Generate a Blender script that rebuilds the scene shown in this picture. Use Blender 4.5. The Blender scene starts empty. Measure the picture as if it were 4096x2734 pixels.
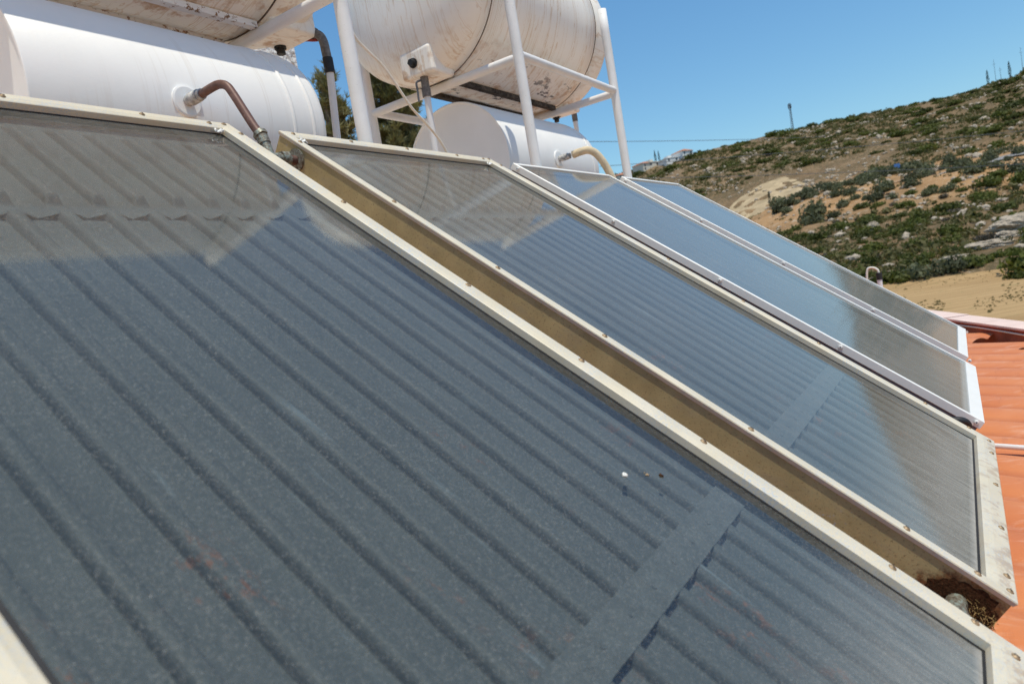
import bpy, bmesh, math, random
from mathutils import Vector, Matrix, noise as mnoise
random.seed(7)
R=math.radians; PI=math.pi
S=bpy.context.scene; COL=S.collection
TILT=0.659591            # slope of the collectors
ct,st=math.cos(TILT),math.sin(TILT)
CAM=Vector((-1.317,-1.478,-0.539))
ROOF_Z=-1.45; SLAB_Z=-.62  # levels of the roof and of the added light-bouncing slab

# ------------------------------------------------------------------ helpers
class MB:
    """collects faces, links them as one mesh object"""
    def __init__(s): s.v=[];s.f=[];s.m=[];s.sm=[]
    def add(s,vs,fs,mat=0,smooth=False):
        o=len(s.v); s.v+= [tuple(p) for p in vs]
        for f in fs: s.f.append(tuple(i+o for i in f)); s.m.append(mat); s.sm.append(smooth)
    def box(s,lo,hi,mat=0):
        x0,y0,z0=lo;x1,y1,z1=hi
        s.add([(x0,y0,z0),(x1,y0,z0),(x1,y1,z0),(x0,y1,z0),(x0,y0,z1),(x1,y0,z1),(x1,y1,z1),(x0,y1,z1)],
              [(3,2,1,0),(4,5,6,7),(0,1,5,4),(1,2,6,5),(2,3,7,6),(3,0,4,7)],mat)
    def tube(s,pts,rad,n=16,mat=0,cap=True):
        pts=[Vector(p) for p in pts]; N=len(pts)
        rads=rad if isinstance(rad,(list,tuple)) else [rad]*N
        tang=[]
        for i in range(N):
            a=pts[max(i-1,0)];b=pts[min(i+1,N-1)];d=(b-a)
            tang.append(d.normalized() if d.length>1e-9 else (tang[-1] if tang else Vector((0,0,1))))
        up=Vector((0,0,1)) if abs(tang[0].z)<.9 else Vector((1,0,0))
        u=tang[0].cross(up).normalized(); rings=[]
        for i in range(N):
            u=(u-tang[i]*u.dot(tang[i])).normalized(); w=tang[i].cross(u)
            rings.append([pts[i]+(u*math.cos(2*PI*k/n)+w*math.sin(2*PI*k/n))*rads[i] for k in range(n)])
        vs=[p for r in rings for p in r]; fs=[]
        for i in range(N-1):
            for k in range(n):
                k2=(k+1)%n; fs.append((i*n+k,i*n+k2,(i+1)*n+k2,(i+1)*n+k))
        s.add(vs,fs,mat,True)
        if cap:
            s.add(rings[0],[tuple(reversed(range(n)))],mat); s.add(rings[-1],[tuple(range(n))],mat)
    def lathe(s,prof,c,n=64,mat=0,smooth=True,mats=None):
        """profile of (x, r) turned about an axis along X through c=(y,z)"""
        vs=[];fs=[]
        for x,r in prof:
            for k in range(n):
                a=2*PI*k/n; vs.append((x,c[0]+r*math.cos(a),c[1]+r*math.sin(a)))
        o=len(s.v); s.v+=vs
        for i in range(len(prof)-1):
            for k in range(n):
                k2=(k+1)%n
                s.f.append((o+i*n+k,o+(i+1)*n+k,o+(i+1)*n+k2,o+i*n+k2)); s.m.append(mats[i] if mats else mat); s.sm.append(smooth)
    def prism(s,poly,axis,a,b,mat=0):
        """closed polygon in the two other axes pushed along axis from a to b"""
        n=len(poly)
        def P(p,t): 
            return {'x':(t,p[0],p[1]),'y':(p[0],t,p[1]),'z':(p[0],p[1],t)}[axis]
        vs=[P(p,a) for p in poly]+[P(p,b) for p in poly]
        fs=[(i,(i+1)%n,n+(i+1)%n,n+i) for i in range(n)]+[tuple(reversed(range(n))),tuple(range(n,2*n))]
        s.add(vs,fs,mat)
    def build(s,name,mats,parent=None,fix=True,auto=None):
        me=bpy.data.meshes.new(name); me.from_pydata(s.v,[],s.f)
        if not isinstance(mats,(list,tuple)): mats=[mats]
        for m in mats: me.materials.append(m)
        for p,mi,sm in zip(me.polygons,s.m,s.sm): p.material_index=mi; p.use_smooth=sm
        if fix:
            bm=bmesh.new(); bm.from_mesh(me)
            if auto: bmesh.ops.remove_doubles(bm,verts=bm.verts,dist=auto)
            bmesh.ops.recalc_face_normals(bm,faces=bm.faces); bm.to_mesh(me); bm.free()
        o=bpy.data.objects.new(name,me); COL.objects.link(o)
        if parent: o.parent=parent
        return o
def tag(o,label=None,cat=None,group=None,kind=None):
    if label:o['label']=label
    if cat:o['category']=cat
    if group:o['group']=group
    if kind:o['kind']=kind
    return o
def thing(name,label,cat,loc=(0,0,0),rot=(0,0,0),group=None):
    o=bpy.data.objects.new(name,None); COL.objects.link(o); o.location=loc; o.rotation_euler=rot; o.empty_display_size=.1
    return tag(o,label,cat,group)
def world_parts(root,parts):
    """parts were built in world coordinates: hang them on root without moving them"""
    M=Matrix.LocRotScale(root.location,root.rotation_euler,None).inverted()
    for p in parts: p.parent=root; p.matrix_parent_inverse=M
def smooth_path(pts,n=8):
    """Catmull-Rom through the points"""
    P=[Vector(p) for p in pts]; P=[P[0]*2-P[1]]+P+[P[-1]*2-P[-2]]; out=[]
    for i in range(1,len(P)-2):
        for k in range(n):
            t=k/n;a,b,c,d=P[i-1],P[i],P[i+1],P[i+2]
            out.append(.5*((2*b)+(c-a)*t+(2*a-5*b+4*c-d)*t*t+(3*b-a-3*c+d)*t**3))
    out.append(P[-2]); return out

# ------------------------------------------------------------------ materials
class NT:
    def __init__(s,name):
        s.mat=bpy.data.materials.new(name); s.mat.use_nodes=True; s.t=s.mat.node_tree; s.t.nodes.clear()
        s.out=s.n('ShaderNodeOutputMaterial')
    def n(s,typ,**kw):
        nd=s.t.nodes.new(typ)
        for k,v in kw.items(): setattr(nd,k,v)
        return nd
    def l(s,a,b): s.t.links.new(a,b)
    def co(s,kind='Object'): return s.n('ShaderNodeTexCoord').outputs[kind]
    def mp(s,vec,scale=(1,1,1),rot=(0,0,0),loc=(0,0,0)):
        m=s.n('ShaderNodeMapping'); m.inputs['Scale'].default_value=scale; m.inputs['Rotation'].default_value=rot; m.inputs['Location'].default_value=loc
        s.l(vec,m.inputs['Vector']); return m.outputs[0]
    def noise(s,vec,scale,detail=4,rough=.55,dist=0,out='Fac'):
        nd=s.n('ShaderNodeTexNoise'); nd.inputs['Scale'].default_value=scale; nd.inputs['Detail'].default_value=detail
        nd.inputs['Roughness'].default_value=rough; nd.inputs['Distortion'].default_value=dist
        if vec is not None: s.l(vec,nd.inputs['Vector'])
        return nd.outputs[out]
    def voro(s,vec,scale,feature='F1',out='Distance',rand=1):
        nd=s.n('ShaderNodeTexVoronoi',feature=feature); nd.inputs['Scale'].default_value=scale; nd.inputs['Randomness'].default_value=rand
        s.l(vec,nd.inputs['Vector']); return nd.outputs[out]
    def ramp(s,fac,stops,interp='LINEAR'):
        r=s.n('ShaderNodeValToRGB'); e=r.color_ramp.elements; r.color_ramp.interpolation=interp
        while len(e)<len(stops): e.new(.5)
        for i,(p,c) in enumerate(stops):
            e[i].position=p; e[i].color=(c,c,c,1) if not isinstance(c,(tuple,list)) else (*c,1)
        s.l(fac,r.inputs[0]); return r.outputs[0]
    def mix(s,fac,a,b,mode='MIX'):
        m=s.n('ShaderNodeMix',data_type='RGBA',blend_type=mode)
        for sock,v in ((m.inputs[0],fac),(m.inputs[6],a),(m.inputs[7],b)):
            if isinstance(v,(int,float)): sock.default_value=v
            elif isinstance(v,(tuple,list)): sock.default_value=(*v,1)
            else: s.l(v,sock)
        return m.outputs[2]
    def math(s,op,a,b=0,clamp=False):
        m=s.n('ShaderNodeMath',operation=op,use_clamp=clamp)
        for sock,v in ((m.inputs[0],a),(m.inputs[1],b)):
            if isinstance(v,(int,float)): sock.default_value=v
            else: s.l(v,sock)
        return m.outputs[0]
    def sep(s,vec):
        x=s.n('ShaderNodeSeparateXYZ'); s.l(vec,x.inputs[0]); return x.outputs
    def comb(s,x,y,z):
        c=s.n('ShaderNodeCombineXYZ')
        for k,v in enumerate((x,y,z)):
            if isinstance(v,(int,float)): c.inputs[k].default_value=v
            else: s.l(v,c.inputs[k])
        return c.outputs[0]
    def bump(s,h,strength=.3,dist=.01):
        b=s.n('ShaderNodeBump'); b.inputs['Strength'].default_value=strength; b.inputs['Distance'].default_value=dist
        s.l(h,b.inputs['Height']); return b.outputs[0]
    def bsdf(s,color,rough=.5,metal=0,spec=.5,normal=None,**kw):
        p=s.n('ShaderNodeBsdfPrincipled')
        for nm,v in (('Base Color',color),('Roughness',rough),('Metallic',metal),('Specular IOR Level',spec)):
            if isinstance(v,(int,float)): p.inputs[nm].default_value=v
            elif isinstance(v,(tuple,list)): p.inputs[nm].default_value=(*v,1)
            else: s.l(v,p.inputs[nm])
        for nm,v in kw.items(): p.inputs[nm].default_value=v
        if normal is not None: s.l(normal,p.inputs['Normal'])
        s.l(p.outputs[0],s.out.inputs[0]); return p
M={}
def simple(name,color,rough=.5,metal=0,spec=.5,var=.12,scale=30,bump=0,bscale=120,bdist=.002):
    t=NT(name); c=t.co(); n=t.noise(c,scale,5)
    dark=tuple(x*(1-var) for x in color); lite=tuple(min(1,x*(1+var)) for x in color)
    colr=t.ramp(n,[(.3,dark),(.7,lite)])
    nm=t.bump(t.noise(c,bscale,4),bump,bdist) if bump else None
    t.bsdf(colr,rough,metal,spec,nm); M[name]=t.mat; return t.mat

def m_white_tank():
    t=NT('white_tank_paint'); c=t.co()
    n=t.noise(c,3.2,5,.6); col=t.ramp(n,[(.25,(.80,.80,.785)),(.6,(.86,.86,.85)),(.8,(.885,.88,.87))])
    sp=t.voro(c,55); spots=t.ramp(sp,[(.0,1),(.045,1),(.06,0)]); pick=t.ramp(t.noise(c,7,2),[(.60,0),(.64,1)])
    col=t.mix(t.math('MULTIPLY',spots,t.math('MULTIPLY',pick,.55)),col,(.45,.44,.42))
    h=t.math('ADD',t.noise(c,160,3),t.math('MULTIPLY',t.noise(t.mp(c,(1,1,.25)),34,3),1.6))
    dr=t.ramp(t.noise(t.mp(c,(38,1,1)),1.2,3,.6),[(.57,0),(.62,.22),(.66,0)]); col=t.mix(t.math('MULTIPLY',dr,t.ramp(t.noise(c,2.6,2),[(.45,0),(.6,1)])),col,(.55,.47,.38))
    t.bsdf(col,.42,0,.4,t.bump(h,.11,.003)); M['tank']=t.mat
def m_stained(name,axis):
    """white painted tank with rusty water streaks running down"""
    t=NT(name); c=t.co(); x,y,z=t.sep(c)
    if axis=='x': v=t.comb(t.math('MULTIPLY',x,26),t.math('MULTIPLY',y,.9),t.math('MULTIPLY',z,.9))
    else: v=t.comb(t.math('MULTIPLY',x,.9),t.math('MULTIPLY',y,26),t.math('MULTIPLY',z,1.0))
    wob=t.noise(c,6,3,out='Color'); vv=t.n('ShaderNodeVectorMath',operation='MULTIPLY_ADD'); t.l(wob,vv.inputs[0]); vv.inputs[1].default_value=(.8,.8,.8); t.l(v,vv.inputs[2]); v=vv.outputs[0]
    s1=t.noise(v,1.0,2,.5); s2=t.noise(v,2.1,2,.5)
    l1=t.ramp(s1,[(.525,0),(.55,.85),(.57,0)]); l2=t.ramp(s2,[(.565,0),(.585,.7),(.60,0)])
    big=t.ramp(t.noise(c,2.2,3),[(.35,.25),(.65,1)])
    f=t.math('MULTIPLY',t.math('MAXIMUM',l1,l2),big)
    base=t.ramp(t.noise(c,4,5,.6),[(.3,(.88,.83,.745)),(.7,(.92,.885,.82))])
    wash=t.ramp(t.noise(v,.35,3),[(.5,0),(.8,.35)])
    base=t.mix(t.math('MULTIPLY',wash,.3),base,(.66,.55,.43))
    col=t.mix(t.math('MULTIPLY',f,.8),base,(.56,.35,.15))
    # heavier rust low down, and a few black mould patches near the cradle
    low=t.n('ShaderNodeMapRange'); t.l(z,low.inputs[0]); low.inputs[1].default_value=.70; low.inputs[2].default_value=.52
    rn=t.ramp(t.noise(c,13,5,.65),[(.52,0),(.64,1)])
    col=t.mix(t.math('MULTIPLY',t.math('MULTIPLY',low.outputs[0],rn),.75),col,(.48,.25,.09))
    mv=t.noise(t.mp(c,(1,2.4,2.4)),7,5,.7); mo=t.ramp(mv,[(.585,0),(.63,1)])
    low2=t.n('ShaderNodeMapRange'); t.l(z,low2.inputs[0]); low2.inputs[1].default_value=.66; low2.inputs[2].default_value=.55
    col=t.mix(t.math('MULTIPLY',t.math('MULTIPLY',low2.outputs[0],mo),t.ramp(t.math('MULTIPLY',x,.4),[(.55,.12),(.68,.9)])),col,(.05,.042,.035))
    t.bsdf(col,.5,0,.35,t.bump(t.noise(c,90,3),.15,.002)); M[name]=t.mat
def m_rusty_paint(name,amount=.55):
    t=NT(name); c=t.co()
    base=t.ramp(t.noise(c,9,4),[(.3,(.72,.71,.69)),(.7,(.82,.81,.80))])
    r=t.ramp(t.noise(c,38,6,.7),[(amount,0),(amount+.06,1)]); r2=t.ramp(t.noise(c,150,4,.7),[(.66,0),(.72,.8)])
    col=t.mix(t.math('MAXIMUM',r,r2),base,t.ramp(t.noise(c,90,3),[(.3,(.11,.055,.025)),(.7,(.36,.19,.08))]))
    t.bsdf(col,.55,0,.35,t.bump(t.noise(c,140,3),.25,.002)); M[name]=t.mat
def m_frame():
    t=NT('aged_frame_metal'); c=t.co()
    base=t.ramp(t.noise(c,11,4),[(.3,(.60,.52,.37)),(.7,(.69,.61,.46))])
    mo=t.ramp(t.noise(c,240,5,.75),[(.47,0),(.57,1)]); reg=t.ramp(t.noise(c,6,4,.6),[(.36,0),(.62,.85)])
    col=t.mix(t.math('MULTIPLY',mo,reg),base,(.46,.50,.53))
    sp=t.ramp(t.noise(c,430,2),[(.68,0),(.73,.6)]); col=t.mix(sp,col,(.25,.2,.13))
    x,y,z=t.sep(c)   # rust eats in from the lower end of the frame
    lowe=t.n('ShaderNodeMapRange'); t.l(y,lowe.inputs[0]); lowe.inputs[1].default_value=-1.80; lowe.inputs[2].default_value=-1.88
    rr=t.ramp(t.noise(c,20,6,.7),[(.51,0),(.60,1)])
    col=t.mix(t.math('MULTIPLY',lowe.outputs[0],t.math('MULTIPLY',rr,.45)),col,(.26,.12,.05))
    t.bsdf(col,.5,.0,.5,t.bump(t.noise(c,300,3),.12,.001)); M['frame']=t.mat
def m_casing():
    t=NT('olive_casing'); c=t.co()
    base=t.ramp(t.noise(c,14,5),[(.3,(.34,.265,.125)),(.7,(.46,.365,.18))])
    sp=t.ramp(t.noise(c,210,3,.6),[(.58,0),(.66,.85)]); col=t.mix(sp,base,(.24,.18,.085)); col=t.mix(t.ramp(t.noise(t.mp(c,(1,.35,1)),30,5,.7),[(.5,0),(.7,.45)]),col,(.30,.25,.17))
    gr=t.ramp(t.noise(c,60,6,.75),[(.60,0),(.66,1)]); reg=t.ramp(t.noise(c,4.2,2),[(.56,0),(.66,.8)])
    col=t.mix(t.math('MULTIPLY',gr,reg),col,(.36,.36,.35))
    # corroded lower corner: rust ring fading to flaking paint, around the header pipe
    x,y,z=t.sep(c)
    dx=t.math('DIVIDE',t.math('ADD',y,1.832),.092); dz=t.math('DIVIDE',t.math('ADD',z,.066),.062)
    d=t.math('SQRT',t.math('ADD',t.math('MULTIPLY',dx,dx),t.math('MULTIPLY',dz,dz)))
    d=t.math('ADD',d,t.math('MULTIPLY',t.math('SUBTRACT',t.noise(c,55,5,.7),.5),1.1))
    rust=t.ramp(t.noise(c,170,5,.7),[(.3,(.03,.015,.008)),(.55,(.16,.06,.02)),(.75,(.34,.17,.06))])
    near=t.math('MULTIPLY',t.ramp(d,[(.70,1),(.98,0)]),t.ramp(x,[(.0,1),(.06,0)]))
    col=t.mix(near,col,rust)
    t.bsdf(col,.6,0,.3,t.bump(t.noise(c,240,4),.2,.0015)); M['casing']=t.mat
def m_absorber(ribbed=True):
    t=NT('selective_black_absorber' if ribbed else 'flat_absorber'); c=t.co(); x,y,z=t.sep(c)
    base=t.ramp(t.noise(t.mp(c,(6,1.2,1)),5,5,.65),[(.3,(.068,.079,.085)),(.7,(.090,.102,.107))])
    if ribbed:
        lw=t.ramp(t.math('MULTIPLY',y,-1),[(.95,0),(1.2,1)])
        reg=t.ramp(t.noise(t.mp(c,(3.0,1.3,1),loc=(.3,.45,0)),2.4,2),[(.59,0),(.68,1)])
        fl=t.ramp(t.noise(t.mp(c,(1.5,.7,1)),46,6,.75),[(.54,0),(.61,.9)])
        col=t.mix(t.math('MULTIPLY',t.math('MULTIPLY',fl,reg),t.math('MULTIPLY',lw,.85)),base,(.20,.085,.050))
        st_=t.ramp(t.noise(t.mp(c,(26,2.2,1)),2.0,3,.6),[(.63,0),(.72,.5)])
        col=t.mix(t.math('MULTIPLY',st_,lw),col,(.20,.25,.29))
        lw2=t.ramp(t.math('MULTIPLY',y,-1),[(1.42,0),(1.62,1)])   # peeling coat at the foot
        pl=t.ramp(t.noise(t.mp(c,(1.6,1,1)),17,6,.72,.6),[(.50,0),(.52,1)])
        col=t.mix(t.math('MULTIPLY',t.math('MULTIPLY',pl,lw2),.8),col,(.20,.215,.22))
    else: col=t.mix(.25,base,(.06,.075,.09))
    p=t.bsdf(col,.6,0,.2,t.bump(t.noise(c,500,3),.10,.001)); p.inputs['Sheen Weight'].default_value=.12; p.inputs['Sheen Roughness'].default_value=.5; p.inputs['Sheen Tint'].default_value=(.72,.84,1,1)
    M['absorber' if ribbed else 'absorber_flat']=t.mat
def m_glass(name,rough,dust,H,gl=1.0,grain=.48,band=.40,tone=(.40,.385,.35)):
    t=NT(name); c=t.co(); x,y,z=t.sep(c)
    fr=t.n('ShaderNodeFresnel'); fr.inputs['IOR'].default_value=1.5
    nm=t.bump(t.noise(t.mp(c,(1,1,1)),420,2),.035,.0006); nm2=t.bump(t.noise(c,7,2),.02,.004)
    gls=t.n('ShaderNodeBsdfGlossy'); gls.inputs['Roughness'].default_value=rough; gls.inputs['Color'].default_value=(gl,gl,gl,1)
    t.l(nm,gls.inputs['Normal'])
    tr=t.n('ShaderNodeBsdfTransparent'); tr.inputs['Color'].default_value=(.93,.955,.95,1)
    m1=t.n('ShaderNodeMixShader'); t.l(fr.outputs[0],m1.inputs[0]); t.l(tr.outputs[0],m1.inputs[1]); t.l(gls.outputs[0],m1.inputs[2])
    df=t.n('ShaderNodeBsdfDiffuse'); df.inputs['Color'].default_value=(*tone,1)
    # dust: thin film, grains and hairs, rain-washed streaks, a dirty band where water dries at the lower edge
    geo=t.n('ShaderNodeNewGeometry'); dt=t.n('ShaderNodeVectorMath',operation='DOT_PRODUCT'); t.l(geo.outputs['Normal'],dt.inputs[0]); t.l(geo.outputs['Incoming'],dt.inputs[1])
    cosv=t.math('POWER',t.math('MAXIMUM',t.math('ABSOLUTE',dt.outputs['Value']),.27),2)
    tau=t.ramp(t.noise(t.mp(c,(9,1.1,1)),4,5,.65),[(.3,dust*.65),(.7,dust*1.35)])
    film=t.math('SUBTRACT',1,t.math('EXPONENT',t.math('MULTIPLY',t.math('DIVIDE',tau,cosv),-1)))
    gr=t.ramp(t.noise(c,520,2,.6),[(.57,0),(.68,.5)])
    gp=t.ramp(t.noise(c,5,4,.6),[(.3,.65),(.6,1)])
    hn=t.noise(c,210,3,.6,1.2); hair=t.ramp(hn,[(.475,0),(.5,.55),(.525,0)]); hm=t.ramp(t.noise(c,170,2),[(.48,0),(.56,1)])
    sp=t.ramp(t.voro(c,95),[(.05,.75),(.09,0)]); spm=t.ramp(t.noise(c,40,1),[(.62,0),(.66,1)])
    f=t.math('ADD',film,t.math('MULTIPLY',t.math('ADD',gr,t.math('MULTIPLY',hair,hm)),t.math('MULTIPLY',gp,grain)))
    f=t.math('ADD',f,t.math('MULTIPLY',sp,t.math('MULTIPLY',spm,.6)))
    e=t.n('ShaderNodeMapRange'); t.l(y,e.inputs[0]); e.inputs[1].default_value=-(H-.34); e.inputs[2].default_value=-(H-.05); e.interpolation_type='SMOOTHSTEP'
    eb=t.math('MULTIPLY',e.outputs[0],t.ramp(t.noise(t.mp(c,(30,3,1)),3,5,.6),[(.25,band*.35),(.75,band*1.25)]))
    e2=t.n('ShaderNodeMapRange'); t.l(y,e2.inputs[0]); e2.inputs[1].default_value=-(H-.066); e2.inputs[2].default_value=-(H-.053)
    eb=t.math('ADD',eb,t.math('MULTIPLY',e2.outputs[0],.35))
    f=t.math('ADD',f,eb,True)
    m2=t.n('ShaderNodeMixShader'); t.l(f,m2.inputs[0]); t.l(m1.outputs[0],m2.inputs[1]); t.l(df.outputs[0],m2.inputs[2])
    t.l(m2.outputs[0],t.out.inputs[0]); M[name]=t.mat
def m_clear():
    t=NT('glass_underside'); tr=t.n('ShaderNodeBsdfTransparent'); tr.inputs['Color'].default_value=(.97,.985,.98,1); t.l(tr.outputs[0],t.out.inputs[0]); M['clear']=t.mat
def m_roof():
    t=NT('orange_roof_coating'); c=t.co()
    base=t.ramp(t.noise(c,2.6,5,.6),[(.25,(.55,.175,.07)),(.55,(.63,.225,.088)),(.8,(.68,.28,.13))])
    pale=t.ramp(t.noise(t.mp(c,(3.2,1.2,1),(0,0,R(60))),5,6,.7),[(.54,0),(.72,.5)]); col=t.mix(pale,base,(.78,.50,.37))
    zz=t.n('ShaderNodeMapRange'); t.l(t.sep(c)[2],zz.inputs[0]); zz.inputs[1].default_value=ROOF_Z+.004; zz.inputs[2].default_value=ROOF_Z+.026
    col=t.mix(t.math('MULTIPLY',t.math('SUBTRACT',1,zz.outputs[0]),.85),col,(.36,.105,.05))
    dk=t.ramp(t.noise(t.mp(c,(.8,6,1),(0,0,R(-60))),4,5,.7),[(.60,0),(.75,.4)]); col=t.mix(dk,col,(.34,.10,.05))
    t.bsdf(col,.55,0,.3,t.bump(t.noise(c,70,4),.15,.003)); M['roof']=t.mat
def m_hill():
    t=NT('hill_soil'); c=t.co(); x,y,z=t.sep(c)
    n1=t.noise(c,.018,5,.6); n2=t.noise(c,.11,6,.65); n3=t.noise(c,.55,5,.7)
    soil=t.ramp(n2,[(.28,(.15,.098,.055)),(.5,(.235,.15,.082)),(.72,(.36,.235,.13))])
    orange=t.ramp(n2,[(.3,(.36,.205,.095)),(.7,(.50,.30,.145))])
    zm=t.n('ShaderNodeMapRange'); t.l(z,zm.inputs[0]); zm.inputs[1].default_value=0; zm.inputs[2].default_value=7
    zm2=t.n('ShaderNodeMapRange'); t.l(z,zm2.inputs[0]); zm2.inputs[1].default_value=24; zm2.inputs[2].default_value=17
    orf=t.math('MULTIPLY',t.math('MULTIPLY',zm.outputs[0],zm2.outputs[0]),t.ramp(n1,[(.36,.2),(.5,1)]))
    col=t.mix(t.math('MULTIPLY',orf,.9),soil,orange)
    rock=t.ramp(n3,[(.56,0),(.61,.9)]); rp=t.ramp(n1,[(.40,.15),(.6,1)])
    col=t.mix(t.math('MULTIPLY',rock,rp),col,(.50,.40,.29))
    brush=t.ramp(t.noise(c,.9,5,.7),[(.41,0),(.53,.92)]); bp=t.ramp(t.noise(c,.035,3),[(.34,.45),(.52,1)])
    inv=t.math('SUBTRACT',1,t.math('MULTIPLY',orf,.97))
    col=t.mix(t.math('MULTIPLY',t.math('MULTIPLY',brush,bp),inv),col,(.115,.090,.046))
    t.bsdf(col,.9,0,.1,t.bump(t.noise(c,.8,6,.7),.8,.6)); M['hill']=t.mat
def m_field():
    t=NT('dry_grass_field'); c=t.co()
    col=t.ramp(t.noise(t.mp(c,(1,.25,1),(0,0,R(25))),.16,6,.65),[(.3,(.33,.21,.10)),(.55,(.43,.285,.14)),(.8,(.49,.35,.19))])
    wv=t.n('ShaderNodeTexWave'); wv.inputs['Scale'].default_value=.16; wv.inputs['Distortion'].default_value=2.5; wv.inputs['Detail'].default_value=3; t.l(t.mp(c,(1,1,1),(0,0,R(-32))),wv.inputs[0]); rut=t.ramp(wv.outputs['Fac'],[(.0,.55),(.10,0)]); col=t.mix(rut,col,(.25,.165,.08))
    g=t.ramp(t.noise(c,.5,5,.7),[(.58,0),(.70,.6)]); col=t.mix(g,col,(.24,.20,.085))
    t.bsdf(col,.95,0,.05,t.bump(t.noise(c,5,4),.4,.1)); M['field']=t.mat
def m_leaf(name,dark,lite,rough=.6):
    t=NT(name); oi=t.n('ShaderNodeObjectInfo'); c=t.co()
    f=t.math('ADD',t.math('MULTIPLY',t.noise(c,1.4,3),.65),t.math('MULTIPLY',oi.outputs['Random'],.4))
    col=t.ramp(f,[(.25,dark),(.75,lite)])
    p=t.bsdf(col,rough,0,.25); tl=t.n('ShaderNodeBsdfTranslucent'); t.l(t.mix(.5,col,(.30,.32,.06),'SOFT_LIGHT'),tl.inputs[0]); mx=t.n('ShaderNodeMixShader'); mx.inputs[0].default_value=.38; t.l(p.outputs[0],mx.inputs[1]); t.l(tl.outputs[0],mx.inputs[2]); t.l(mx.outputs[0],t.out.inputs[0])
    M[name]=t.mat
def m_stucco():
    t=NT('rough_white_stucco'); c=t.co(); h=t.math('ADD',t.noise(c,42,4,.6),t.math('MULTIPLY',t.voro(c,30),.8))
    t.bsdf((.80,.78,.76),.85,0,.2,t.bump(h,1.0,.03)); M['stucco']=t.mat
def m_rock(name='limestone'):
    t=NT(name); c=t.co(); col=t.ramp(t.noise(c,.9,7,.7),[(.3,(.22,.175,.13)),(.5,(.46,.38,.29)),(.75,(.60,.51,.41))])
    t.bsdf(col,.9,0,.1,t.bump(t.noise(c,2.2,6,.7),.8,.3)); M[name]=t.mat
def m_copper():
    t=NT('aged_copper'); c=t.co(); col=t.ramp(t.noise(c,60,5,.65),[(.3,(.10,.052,.040)),(.6,(.165,.088,.070)),(.8,(.22,.17,.14))])
    t.bsdf(col,.5,.15,.4,t.bump(t.noise(c,300,3),.1,.001)); M['copper']=t.mat
def m_brass():
    t=NT('verdigris_brass'); c=t.co(); col=t.ramp(t.noise(c,130,5,.7),[(.32,(.06,.045,.03)),(.5,(.23,.20,.15)),(.62,(.30,.36,.31)),(.8,(.42,.46,.42))])
    t.bsdf(col,.5,.3,.5,t.bump(t.noise(c,240,3),.25,.001)); M['brass']=t.mat
m_white_tank(); m_stained('stain_shell','x'); m_stained('stain_dome','y'); m_rusty_paint('rusty_white',.55); m_rusty_paint('post_paint',.72)
m_frame(); m_casing(); m_absorber(True); m_absorber(False); m_clear(); m_roof(); m_hill(); m_field(); m_stucco(); m_rock(); m_copper(); m_brass()
m_glass('dusty_glass',.030,.0100,1.885); m_glass('clean_glass',.05,.016,1.83,grain=.12,band=.10,tone=(.42,.42,.40))
simple('white_alu',(.82,.81,.77),.4,0,.5,.03,12); simple('black_rubber',(.018,.018,.02),.6,0,.4,.3,60)
simple('grey_casing',(.20,.185,.20),.55,0,.3,.1,25); simple('rust_screw',(.34,.24,.14),.55,.3,.4,.4,300)
simple('cable_cream',(.80,.74,.64),.5,0,.4,.06,20); simple('hose_foam',(.62,.52,.36),.75,0,.2,.12,35,.4,90,.003)
simple('pvc_white',(.76,.75,.75),.45,0,.4,.05,14); simple('grey_fitting',(.17,.155,.14),.6,0,.3,.45,60,.3,160)
simple('taped_fitting',(.42,.42,.41),.6,0,.3,.55,70,.5,120,.003); simple('red_plastic',(.30,.03,.02),.5)
simple('bark',(.16,.12,.09),.9,0,.1,.35,9,.6,30,.02); simple('dark_steel',(.10,.11,.13),.6,.2); simple('straw',(.36,.24,.10),.85,0,.1,.4,200)
simple('parapet_red',(.36,.085,.045),.8,0,.2,.25,9,.5,40,.01); simple('bounce_slab',(.92,.72,.54),.8,0,.2,.08,5,.3,50,.004); simple('coping_pink',(.74,.56,.48),.75,0,.2,.1,6,.3,60,.004)  # slab under the tanks: pale warm colour chosen to throw light upward
simple('house_cream',(.66,.60,.50),.8); simple('house_white',(.76,.74,.71),.8); simple('tile_terracotta',(.44,.19,.11),.8); simple('window_dark',(.05,.06,.08),.2)
simple('cutting_soil',(.42,.32,.195),.95,0,.05,.25,.25,.8,.6,.5); simple('road_grey',(.24,.23,.22),.9); simple('sign_blue',(.10,.22,.5),.5)
simple('rust_dark',(.055,.024,.011),.9,0,.1,.6,220,.8,150,.004); simple('mould_iron',(.075,.062,.052),.85,0,.1,.75,60,.5,90,.003); simple('seam',(.16,.12,.09),.8,0,.1,.6,14); simple('strip',(.098,.110,.116),.6,0,.2,.18,35,.2,300,.001); simple('bird_white',(.70,.68,.62),.8)
m_leaf('shrub_green',(.055,.064,.014),(.15,.165,.035)); m_leaf('olive_leaf',(.078,.085,.045),(.18,.19,.105)); m_leaf('thorn_brown',(.085,.07,.055),(.18,.15,.11))
m_leaf('weed',(.14,.115,.045),(.30,.24,.11)); m_leaf('pine_needles',(.09,.10,.04),(.36,.33,.16)); m_leaf('cypress_leaf',(.012,.02,.010),(.03,.045,.02)); m_leaf('scrub_leaf',(.075,.07,.026),(.18,.16,.06))

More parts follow.
